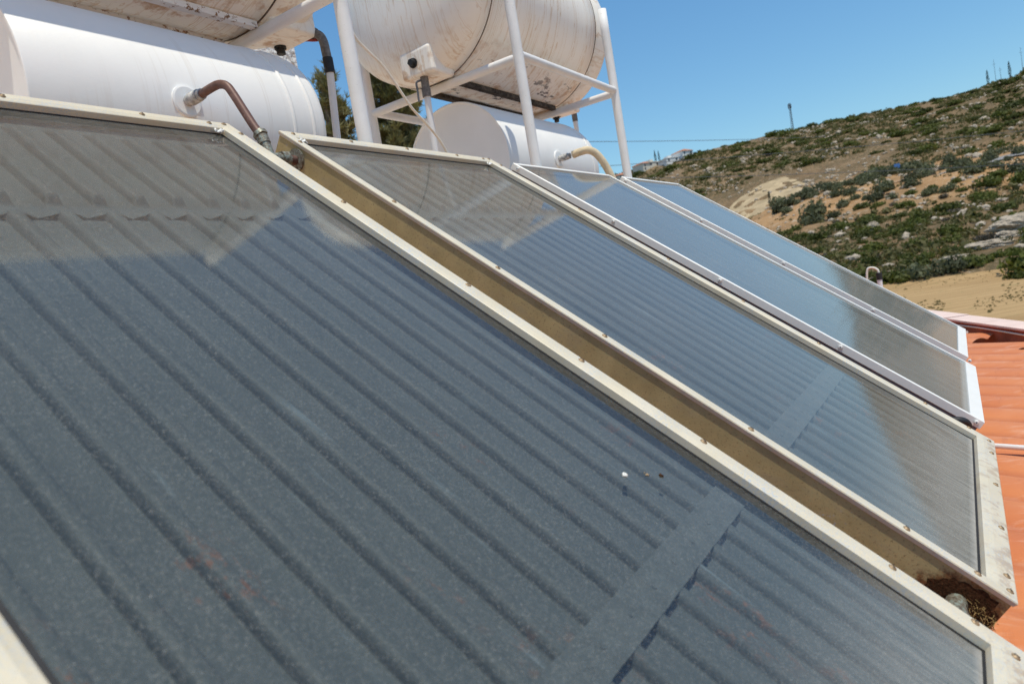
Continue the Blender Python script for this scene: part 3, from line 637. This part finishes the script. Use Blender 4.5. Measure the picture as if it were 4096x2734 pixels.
for k,(s0,s1,dz) in enumerate(((-9,-.62,.004),(-.61,.95,0),(.96,6,.006))): pbox(b,s0,s1,-.025,.165,-1.357+dz,-1.342+dz)
cop=b.build('coping',M['coping_pink']); 
b=MB(); b.box((-7,-6.5,-8.3),(4.2,4.2,ROOF_Z-.32)); wl_=b.build('wall',M['house_cream'])
b=MB(); b.box((-6,.05,ROOF_Z-.3),(4.15,4.1,SLAB_Z)); slab=b.build('bounce_slab',M['bounce_slab']); world_parts(bld,[roof,par,wl_,slab]); cop.parent=par  # last box: unseen slab, added to bounce warm light up under the tanks
cb=MB(); cb.tube([Vector(along(-6+.4*k,-.012,-1.388+.004*math.sin(k*1.3))) for k in range(28)],.006,8); tag(cb.build('cable',M['cable_cream']),'thin pale cable running along the red parapet at the roof edge','cable')
b=MB(); b.box((-3.2,1.30,SLAB_Z+.004),(1.362,1.52,.97)); tag(b.build('stucco_wall',M['stucco']),'rough white stucco wall standing behind the tanks at the left','wall')

# ------------------------------------------------------------------ terrain
def lerp(t,pts):
    if t<=pts[0][0]: return pts[0][1]
    for (a,x),(b_,y) in zip(pts,pts[1:]):
        if t<=b_: u=(t-a)/(b_-a); return x+(y-x)*u
    return pts[-1][1]
RIDGE=[(-80,2),(-50,5),(-30,7.6),(-20,8.6),(-13,9.4),(-8,9.7),(-5,9.0),(-3.8,8.45),(-1,8.25),(2,8.35),(6,8.55),(9.6,8.6),(14,8.55),(18,8.45),(22,8.15),(26,7.9),(40,7),(60,4),(85,2)]
CREST=[(-80,1),(-20,4.6),(-4,4.4),(0,4.5),(2.6,4.5),(5.3,4.3),(8.8,3.9),(12.5,3.1),(14,2.7),(16,2.1),(20,.8),(40,-1.5),(85,-1.5)]
def terrain(az,d):
    """height of the ground at compass angle az (deg from +X) and distance d"""
    tan=lambda e: math.tan(R(e)); zc=CAM.z
    n1=mnoise.noise(Vector((d*.012*math.cos(R(az)),d*.012*math.sin(R(az)),0)))
    dA=225; zA=zc+dA*tan(lerp(az,CREST)); zB=zc+480*tan(lerp(az,RIDGE)); zf=-7.45
    prof=[(0,-8.2),(50,-7.9),(93,zf),(100,zf+1.3),(160,zf+(zA-zf)*.42),(dA,zA),(dA+28,zA-2.0),(330,zA+(zB-zA)*.36),(480,zB),(560,zB-3),(900,zB-60)]
    z=lerp(d,prof); 
    if d>104: 
        X=d*math.cos(R(az));Y=d*math.sin(R(az)); a=min(1,(d-104)/50)*(1 if d<440 else max(.25,1-(d-440)/50))
        z+=a*(2.2*mnoise.noise(Vector((X*.03,Y*.03,1)))+.9*mnoise.noise(Vector((X*.11,Y*.11,5)))+.35*mnoise.noise(Vector((X*.35,Y*.35,7))))
    return z
def gp(az,d,dz=0): return Vector((CAM.x+d*math.cos(R(az)),CAM.y+d*math.sin(R(az)),terrain(az,d)+dz))
azs=[-80+2.0*i for i in range(34)]+[-12+.16*i for i in range(251)]+[29+2*i for i in range(29)]
ds=[90+2.2*i for i in range(70)]+[246+3.2*i for i in range(75)]+[490+20*i for i in range(21)]
b=MB(); b.add([gp(a,d) for d in ds for a in azs],[(j*len(azs)+i,j*len(azs)+i+1,(j+1)*len(azs)+i+1,(j+1)*len(azs)+i) for j in range(len(ds)-1) for i in range(len(azs)-1)],0,True)
tag(b.build('hillside',M['hill'],fix=False),kind='structure')
b=MB(); dd=[6,12,20,30,40,52,64,76,86,94,97.5]; aa=[-80+4*i for i in range(42)]
b.add([gp(a,d,.05 if d>90 else 0) for d in dd for a in aa],[(j*len(aa)+i,j*len(aa)+i+1,(j+1)*len(aa)+i+1,(j+1)*len(aa)+i) for j in range(len(dd)-1) for i in range(len(aa)-1)],0,True)
tag(b.build('field',M['field'],fix=False),kind='structure')
b=MB(); n=64; ring=[(1400*math.cos(2*PI*k/n),1400*math.sin(2*PI*k/n),-9.0) for k in range(n)]; b.add([(0,0,-9.0)]+ring,[(0,1+k,1+(k+1)%n) for k in range(n)]); tag(b.build('ground',M['field'],fix=False),kind='structure')
# pale earth cutting between the two slopes, and the hill road
def patch(name,poly,mat,dz):
    """ground-hugging patch through (az, d) outline given as rows"""
    b=MB(); rows=[]
    for (a0,a1,d) in poly:
        rows.append([gp(a0+(a1-a0)*i/30,d,dz) for i in range(31)])
    b.add([p for r in rows for p in r],[(j*31+i,j*31+i+1,(j+1)*31+i+1,(j+1)*31+i) for j in range(len(rows)-1) for i in range(30)],0,True)
    return b.build(name,mat,fix=False)
tag(patch('earth_cutting',[(5.0,17.4,262),(6.0,16.8,270),(8.2,16.0,279),(9.2,15.2,288),(9.7,14.5,295),(9.9,13.8,302),(10.2,13.1,308),(10.6,12.3,313)],M['cutting_soil'],.10),kind='structure')
tag(patch('road',[(-6,4.2,196),(-6,4.0,199.5)],M['road_grey'],.35),kind='structure')

# ------------------------------------------------------------------ planting
def leaf_cloud(mb,rnd,c,rad,n,leaf,flat=1.0,mat=0,shell=.55,under=.25):
    for _ in range(n):
        while True:
            v=Vector((rnd.gauss(0,1),rnd.gauss(0,1),rnd.gauss(0,1)))
            if v.length>.01: break
        v.normalize(); 
        if v.z<-under: v.z*=.3
        r_=rad*(shell+(1-shell)*rnd.random())
        r_*=1+.33*mnoise.noise(v*1.7+Vector((c[0]*3+rad,c[1],c[2]*2)))
        p=Vector(c)+Vector((v.x*r_,v.y*r_,v.z*r_*flat))
        nrm=(v+Vector((rnd.gauss(0,.6),rnd.gauss(0,.6),rnd.gauss(0,.6)))).normalized()
        t_=nrm.cross(Vector((rnd.gauss(0,1),rnd.gauss(0,1),rnd.gauss(0,1)))).normalized(); w=nrm.cross(t_); L=leaf*rnd.uniform(.6,1.3)
        mb.add([p-t_*L-w*L*.2,p-w*L*.6,p+t_*L,p+w*L*.6],[(0,1,2,3)],mat)
def shrub_mesh(seed,flat,mat,leaf=.13,n=560,lobes=4):
    rnd=random.Random(seed); b=MB()
    for k in range(lobes):
        a=rnd.uniform(0,2*PI); q=rnd.uniform(.2,.55); r_=rnd.uniform(.38,.62)
        leaf_cloud(b,rnd,(q*math.cos(a),q*math.sin(a),r_*flat*rnd.uniform(.5,.85)),r_,n//lobes,leaf,flat,0,.45,.5)
    me=bpy.data.meshes.new('shrub'); me.from_pydata(b.v,[],b.f); me.materials.append(mat); return me
green=[shrub_mesh(k,.62,M['shrub_green'],.12,600,4+k%3) for k in range(5)]
olive=[shrub_mesh(20+k,.95,M['olive_leaf'],.11,640,3+k%2) for k in range(4)]
thorn=[shrub_mesh(40+k,.6,M['thorn_brown'],.12,420,3) for k in range(3)]
def plant(name,me,p,s,label,cat,group,sq=1):
    o=bpy.data.objects.new(name,me); COL.objects.link(o); o.location=p; o.scale=(s,s*random.uniform(.85,1.2),s*sq*random.uniform(.85,1.15)); o.rotation_euler=(0,0,random.uniform(0,6.28)); tag(o,label,cat,group); return o
rnd=random.Random(11); used=[]
def free(p,r_):
    for q,r2 in used:
        if (p-q).length<.62*(r_+r2): return False
    used.append((p,r_)); return True
def scatter(kind,n,azr,dr,sr,meshes,name,label,cat,group,keep=None,sq=1):
    c=0;tries=0
    while c<n and tries<n*40:
        tries+=1; az=rnd.uniform(*azr); d=rnd.uniform(*dr)
        if keep and not keep(az,d): continue
        s=rnd.uniform(*sr)*(1 if rnd.random()<.75 else 1.35); p=gp(az,d,-.12*s)
        if not free(p,s): continue
        plant(name,rnd.choice(meshes),p,s,label,cat,group,sq); c+=1
# bushes along the far edge of the field, each with its own label
for az,d,s,lab in ((7.2,101,2.9,'broad green bush behind the bent hose of the roof vent pipe'),(4.7,99,3.0,'bright green bush right of the roof vent pipe at the field edge'),(2.9,98.5,2.3,'grey green low bush in the middle of the bush row at the field edge'),(1.2,99,2.5,'olive brown bush in the bush row above the dry field'),(-.5,101,2.6,'dark green rounded bush at the right end of the bush row'),(-3.6,96,3.4,'big dark green bush above the field at the right photo edge'),(-2.9,91,1.9,'small lighter bush under the big one at the right photo edge')):
    me=green[int(abs(az*7))%5] if 'olive brown' not in lab and 'grey' not in lab else olive[1]
    plant('bush',me,gp(az,d,-.2),s,lab,'bush','bushes along the edge of the dry field',1.0); used.append((gp(az,d),s))
plant('bush',olive[2],gp(-2.6,47,-.1),.85,'small grey bush in the field just behind the red parapet','bush','bushes along the edge of the dry field')
scatter('g',85,(-5.5,12),(104,178),(1.2,2.7),green,'shrub','dark green shrub among rocks on the foot of the near slope','shrub','green shrubs on the foot of the near slope')
scatter('t',30,(-5.5,12),(106,200),(.8,1.6),thorn,'thorn_bush','dry brown thorn bush on the near slope','shrub','thorn bushes on the near slope')
scatter('o',60,(-5.5,11.5),(172,226),(1.6,3.1),olive,'olive_tree','round grey green olive tree on the orange soil of the near slope','tree','olive trees on the orange soil',None,1.0)
scatter('o2',22,(2,11.5),(214,229),(2.0,3.2),olive,'olive_tree','grey green olive tree in the dense belt below the pale cutting','tree','olive trees in the belt along the crest',None,1.0)
scatter('f',200,(-6,27),(268,474),(2.2,5.4),green,'shrub','dark green shrub on the upper slope below the skyline','shrub','shrubs on the upper slope',lambda a,d: not(5<a<17.5 and d<325),.8)
scatter('f2',30,(-6,27),(474,482),(1.8,3.2),green,'shrub','low shrub breaking the skyline of the hill','shrub','shrubs along the skyline',None,.7)
# uncountable low scrub and stones
b=MB(); rnd2=random.Random(5)
for k in range(20000):
    az=rnd2.uniform(-7,28); d=rnd2.uniform(103,482)
    if 5<az<17.2 and 262<d<322: continue
    if 168<d<228 and rnd2.random()<.88: continue
    if mnoise.noise(Vector((az*.35,d*.02,2)))<-.38+rnd2.random()*.2: continue
    s=rnd2.uniform(.25,.75)*(1+d/420)*(1.6 if rnd2.random()<.15 else 1); p=gp(az,d,.15*s); leaf_cloud(b,rnd2,p,s,12,s*.38,.55,0,.4,.6)
sc=b.build('scrub',M['scrub_leaf'],fix=False); tag(sc,'low brownish green scrub covering the hillside','scrub',kind='stuff')
b=MB()
ico=bmesh.new(); bmesh.ops.create_icosphere(ico,subdivisions=1,radius=1); iv=[v.co.copy() for v in ico.verts]; ifc=[tuple(v.index for v in f.verts) for f in ico.faces]; ico.free()
for k in range(4500):
    az=rnd2.uniform(-7,28); d=rnd2.uniform(101,483)
    if mnoise.noise(Vector((az*.5+9,d*.03,2)))<-.1+rnd2.random()*.25: continue
    s=rnd2.uniform(.18,.5)*(1+d/330)*(1.6 if rnd2.random()<.1 else 1); p=gp(az,d,.1*s); sx,sy,sz=rnd2.uniform(.7,1.4),rnd2.uniform(.7,1.4),rnd2.uniform(.4,.9)
    rz=Matrix.Rotation(rnd2.uniform(0,6.28),3,'Z'); b.add([p+rz@Vector((v.x*sx*s*(1+.3*rnd2.uniform(-1,1)),v.y*sy*s,v.z*sz*s)) for v in iv],ifc)
tag(b.build('stones',M['limestone'],fix=False),'pale stones strewn over the hillside','stones',kind='stuff')
wb_=MB()
for k in range(2600):
    az=rnd2.uniform(-7,12); d=rnd2.uniform(44,98); s=rnd2.uniform(.05,.16)
    if mnoise.noise(Vector((az*.6,d*.09,4)))<.02 and d<90: continue
    leaf_cloud(wb_,rnd2,gp(az,d,.02),s*(2.2 if d>91 else 1),7,s*.8,.6,0,.3,.4)
tag(wb_.build('weeds',M['weed'],fix=False),'dry weeds dotted over the tan field','weeds',kind='stuff')
def boulder(az,d,sx,sy,sz,seed,label):
    bm=bmesh.new(); bmesh.ops.create_icosphere(bm,subdivisions=5,radius=1)
    for v in bm.verts:
        q=v.co*1.3+Vector((seed*3.1,0,0)); f=1+.30*mnoise.noise(q)+.18*mnoise.noise(q*2.6)+.09*mnoise.noise(q*6)+.05*mnoise.noise(q*14); v.co*=f
    for v in bm.verts: v.co=Vector((v.co.x*sx,v.co.y*sy,v.co.z*sz))
    me=bpy.data.meshes.new('rock'); bm.to_mesh(me); bm.free(); me.materials.append(M['limestone'])
    o=bpy.data.objects.new('rock',me); COL.objects.link(o); o.location=gp(az,d,sz*.2); o.rotation_euler=(0,0,R(az)); tag(o,label,'rock','limestone rocks on the near slope')
boulder(-3.5,124,2.6,4.6,1.7,1,'large pale limestone outcrop at the right photo edge')
boulder(-1.2,112,1.6,2.8,.7,2,'flat pale rock ledge low on the slope above the bush row')
boulder(.6,106,1.1,2.0,.55,3,'low weathered ledge just above the bush row, left of the flat pale ledge')
boulder(5.3,143,.9,1.1,1.5,4,'upright grey boulder in the middle of the near slope')
boulder(9.6,122,1.0,1.4,.9,5,'grey boulder near the far collector edge on the slope')
boulder(-2.4,117,.9,1.5,.7,6,'middle sized pale rock just left of the large limestone outcrop')

def cypress(az,d,h,label):
    b=MB(); r_=random.Random(int(az*100)); 
    for k in range(260):
        t=r_.random(); rr=h*.085*(math.sin(PI*min(1,t*.9+.12))**.7)*r_.uniform(.4,1); a=r_.uniform(0,6.28); p=Vector((rr*math.cos(a),rr*math.sin(a),h*.06+t*h*.94)); L=h*.035
        b.add([p-Vector((L*.4,0,0)),p+Vector((0,L*.4,0)),p+Vector((L*.1,0,L*1.4)),p+Vector((.0,-L*.4,L*.2))],[(0,1,2,3)])
    root=thing('cypress_tree',label,'tree',gp(az,d,-.3),group='cypress trees on the skyline')
    b.build('crown',M['cypress_leaf'],root,fix=False); c=MB(); c.tube([(0,0,0),(0,0,h*.2)],h*.02,6); c.build('trunk',M['bark'],root)
cypress(19.68,474,9.5,'left of the pair of cypress trees beside the hilltop houses'); cypress(19.40,474,8.6,'right of the pair of cypress trees beside the hilltop houses')
cypress(-2.38,480,8.5,'dark cypress tree at the left of the hilltop antennas'); cypress(-3.56,480,9,'dark cypress tree between the hilltop antennas at the right')
cypress(11.88,231,6,'single slim cypress tree in front of the pale cutting')
def far_house(az,d,w,dp,h,rz,label,wallm,roofm,flat=False):
    h*=.78; w*=.9; root=thing('villa',label,'house',gp(az,d,-1.6),(0,0,R(rz)),'villas on the skyline')
    b=MB(); b.box((-w/2,-dp/2,-2),(w/2,dp/2,h)); b.build('wall',wallm,root)
    b=MB()
    if flat: b.box((-w/2-.3,-dp/2-.3,h+.01),(w/2+.3,dp/2+.3,h+.4)); b.box((-w/4,-1,h+.41),(w/4,1.5,h+2))
    else:
        e=.5; b.add([(-w/2-e,-dp/2-e,h),(w/2+e,-dp/2-e,h),(w/2+e,dp/2+e,h),(-w/2-e,dp/2+e,h),(-w/4,0,h+1.7),(w/4,0,h+1.7)],[(0,1,5,4),(1,2,5),(2,3,4,5),(3,0,4),(3,2,1,0)])
    b.build('roof',roofm,root)
    for fx in (-.3,0,.3):
        for fz in ((.55,) if h<4 else (.2,.62)):
            b=MB(); b.box((fx*w-.7,-dp/2-.06,h*fz),(fx*w+.7,-dp/2+.1,h*fz+1.5)); b.build('window',M['window_dark'],root)
            if fx!=0:
                b=MB(); b.box((-w/2-.06,fx*dp-.6,h*fz),(-w/2+.1,fx*dp+.6,h*fz+1.5)); b.build('window',M['window_dark'],root)
far_house(20.75,466,10,9,6.5,70,'cream two storey villa left of the pair of cypress trees',M['house_cream'],M['tile_terracotta'])
far_house(20.15,470,9,8,5,60,'long cream house between the two storey villa and the cypress pair',M['house_cream'],M['house_cream'],True)
far_house(18.75,466,12,9,5,50,'white flat roofed house right of the cypress pair',M['house_white'],M['house_white'],True)
far_house(17.65,470,11,9,7,62,'white villa with orange roof highest on the skyline',M['house_white'],M['tile_terracotta'])
far_house(22.6,455,10,8,5,60,'small villa half hidden behind the white stand post',M['house_cream'],M['tile_terracotta'])
b=MB(); p0=gp(9.62,474,-.5); H=17
for k in range(3):
    a=2*PI*k/3; b.tube([p0+Vector((.75*math.cos(a),.75*math.sin(a),0)),p0+Vector((.45*math.cos(a),.45*math.sin(a),H))],.12,5)
for j in range(20):
    z=j*H/20
    for k in range(3):
        a=2*PI*k/3;a2=2*PI*(k+1)/3; r1=.75-.3*z/H; b.tube([p0+Vector((r1*math.cos(a),r1*math.sin(a),z)),p0+Vector((r1*math.cos(a2),r1*math.sin(a2),z+H/20))],.06,4)
for k in range(3):
    a=2*PI*k/3; q=p0+Vector((.85*math.cos(a),.85*math.sin(a),H-3.2)); b.box(tuple(q-Vector((.22,.22,0))),tuple(q+Vector((.22,.22,2.6))))
tag(b.build('lattice_mast',M['dark_steel']),'tall lattice mast alone on the skyline','mast')
for i,(az,h,lab) in enumerate(((-2.80,13,'tallest left antenna mast among the hilltop cypresses'),(-3.08,8,'short antenna mast between the two hilltop cypresses'),(-4.24,13,'thin antenna mast at the far right of the hilltop'))):
    b=MB(); p=gp(az,480,-.5); b.tube([p,p+Vector((0,0,h))],[.12,.06],6); b.tube([p+Vector((0,-.8,h*.8)),p+Vector((0,.8,h*.8))],.05,5); tag(b.build('antenna_mast',M['dark_steel']),lab,'mast','antenna masts on the hilltop')
root=thing('road_sign','small blue road sign between olive trees on the slope','sign',gp(3.34,222)); b=MB(); b.box((-.05,-.7,1.2),(.05,.7,2.4)); b.build('board',M['sign_blue'],root); b=MB(); b.tube([(.12,0,0),(.12,0,2.3)],.06,6); b.build('pole',M['dark_steel'],root)
# power line: a pole on the near slope and three wires
def wire(a,b_,sag,r_,label):
    a,b_=Vector(a),Vector(b_); m=MB(); m.tube([a.lerp(b_,t/40)-Vector((0,0,sag*4*(t/40)*(1-t/40))) for t in range(41)],r_,5); tag(m.build('power_line',M['dark_steel']),label,'power line','power lines in front of the hill')
def az_el(az,el,d): return CAM+Vector((d*math.cos(R(az)),d*math.sin(R(az)),d*math.tan(R(el))))
wire(az_el(33.44,12.49,60),az_el(7.58,7.62,120),.25,.03,'power line crossing the sky just above the hilltop houses')
wire(az_el(24,8.95,70),az_el(-7.0,4.6,110),.3,.028,'upper dark power line crossing the hillside')
wire(az_el(24,7.95,70),az_el(-7.0,2.4,110),.3,.028,'lower dark power line crossing the hillside')
b=MB(); p=gp(12.55,125,-.3); b.tube([p,p+Vector((0,0,3.6))],.16,8); tag(b.build('utility_pole',M['house_white']),'short pale pole standing among shrubs near the far collector edge','pole')

# trees right behind the tanks
def needle_tree(base,h,spread,label,seed,nb,leafs):
    rnd=random.Random(seed); root=thing('pine_tree',label,'tree',base,group='pine trees behind the tanks'); tr=MB(); cr=MB()
    trunk=[Vector((.06*h*.1*mnoise.noise(Vector((k*.4,seed,0))),.05*mnoise.noise(Vector((k*.4,0,seed))),h*k/10)) for k in range(11)]
    tr.tube(trunk,[h*.020*(1-.85*k/10)+.008 for k in range(11)],8)
    for k in range(nb):
        t=.22+.78*(k/nb); z=h*t; a=rnd.uniform(0,2*PI); L=spread*(1.05-t)**.75*rnd.uniform(.5,1.1)+.10; p0=trunk[min(9,int(t*10))].lerp(trunk[min(10,int(t*10)+1)],t*10%1) if t<1 else trunk[-1]
        d=Vector((math.cos(a),math.sin(a),rnd.uniform(.25,.8))).normalized(); pts=[p0]; 
        for j in range(4): d=(d+Vector((rnd.gauss(0,.15),rnd.gauss(0,.15),.12))).normalized(); pts.append(pts[-1]+d*L/4)
        tr.tube(pts,[.018*(1-t*.5),.013,.009,.006,.004],5)
        for j in range(1,5):
            for q in range(leafs):
                c=pts[j].lerp(pts[j-1],rnd.random()*.8)+Vector((rnd.gauss(0,.06),rnd.gauss(0,.06),rnd.gauss(0,.06)))
                # tuft of needles
                for _ in range(9):
                    nd=(d+Vector((rnd.gauss(0,.75),rnd.gauss(0,.75),rnd.gauss(.25,.6)))).normalized(); w=nd.cross(Vector((rnd.gauss(0,1),rnd.gauss(0,1),rnd.gauss(0,1)))).normalized()*.012; ln=rnd.uniform(.09,.18)
                    cr.add([c-w,c+w,c+nd*ln+w*.3,c+nd*ln-w*.3],[(0,1,2,3)])
    tr.build('trunk',M['bark'],root,fix=False); cr.build('crown',M['pine_needles'],root,fix=False)
def tree_base(az,d): return Vector((CAM.x+d*math.cos(R(az)),CAM.y+d*math.sin(R(az)),-8.1))
TREES=[(39.9,15.0,12.65,2.1,'dense pine tree between the two stand posts, right of the thick white post',3,190,9),
       (38.3,15.6,12.55,1.9,'second dense pine tree, seen through the streaked tank stand',12,170,9),
       (43.35,14.0,11.75,1.2,'thin pine between the white outlet pipe and the thick white post',8,90,8),
       (44.45,13.5,12.15,1.0,'slender sparse pine left of the white outlet pipe',5,80,7)]
for az,d,h,sp,lab,sd,nb,lf in TREES: needle_tree(tree_base(az,d),h,sp,lab,sd,nb,lf)

# ------------------------------------------------------------------ light, sky, camera
SUN=Vector((-.165,-.235,.958)).normalized()
el=math.asin(SUN.z); azs_=math.atan2(SUN.x,SUN.y)
w=bpy.data.worlds.new('World'); S.world=w; w.use_nodes=True; nt=w.node_tree; bg=nt.nodes['Background']
sky=nt.nodes.new('ShaderNodeTexSky'); sky.sky_type='NISHITA'; sky.sun_disc=False; sky.sun_elevation=el; sky.sun_rotation=azs_; sky.air_density=1.45; sky.dust_density=0; sky.ozone_density=10; sky.altitude=0
hs=nt.nodes.new('ShaderNodeHueSaturation'); hs.inputs['Saturation'].default_value=1.08; nt.links.new(sky.outputs[0],hs.inputs['Color']); tn=nt.nodes.new('ShaderNodeMix'); tn.data_type='RGBA'; tn.blend_type='MULTIPLY'; tn.inputs[0].default_value=1; tn.inputs[7].default_value=(.93,.985,.92,1); nt.links.new(hs.outputs[0],tn.inputs[6]); nt.links.new(tn.outputs[2],bg.inputs[0]); bg.inputs[1].default_value=.13
sl=bpy.data.lights.new('sun','SUN'); sl.energy=3.4; sl.angle=R(.53); sl.color=(1,.93,.77); so=bpy.data.objects.new('sun',sl); COL.objects.link(so); so.rotation_euler=SUN.to_track_quat('Z','Y').to_euler()
cd=bpy.data.cameras.new('camera'); cam=bpy.data.objects.new('camera',cd); COL.objects.link(cam); S.camera=cam
right=Vector((.531,-.831,-.166)); up=Vector((.142,-.106,.984)); fwd=Vector((.835,.546,-.062))
right=Vector((0.531059,-0.830881,-0.166173)); up=Vector((0.142232,-0.105918,0.98415)); fwd=Vector((0.835312,0.546276,-0.061929)); CAM=Vector((-1.316792,-1.477953,-0.538679))
cam.matrix_world=Matrix(((right.x,up.x,-fwd.x,CAM.x),(right.y,up.y,-fwd.y,CAM.y),(right.z,up.z,-fwd.z,CAM.z),(0,0,0,1)))
cd.sensor_width=36; cd.lens=2830*36/4096; cd.clip_start=.02; cd.clip_end=4000
cd.dof.use_dof=True; cd.dof.focus_distance=2.0; cd.dof.aperture_fstop=5.6
S.view_settings.view_transform='Standard'; S.view_settings.look='None'; S.view_settings.gamma=1; S.view_settings.exposure=.17
S.render.engine='CYCLES'; S.cycles.max_bounces=12; S.cycles.transparent_max_bounces=16; S.cycles.glossy_bounces=4; S.cycles.diffuse_bounces=8; S.cycles.caustics_reflective=False; S.cycles.caustics_refractive=False
S.cycles.use_denoising=True; S.cycles.denoising_prefilter='NONE'
S.cycles.use_adaptive_sampling=True; S.cycles.adaptive_threshold=.01
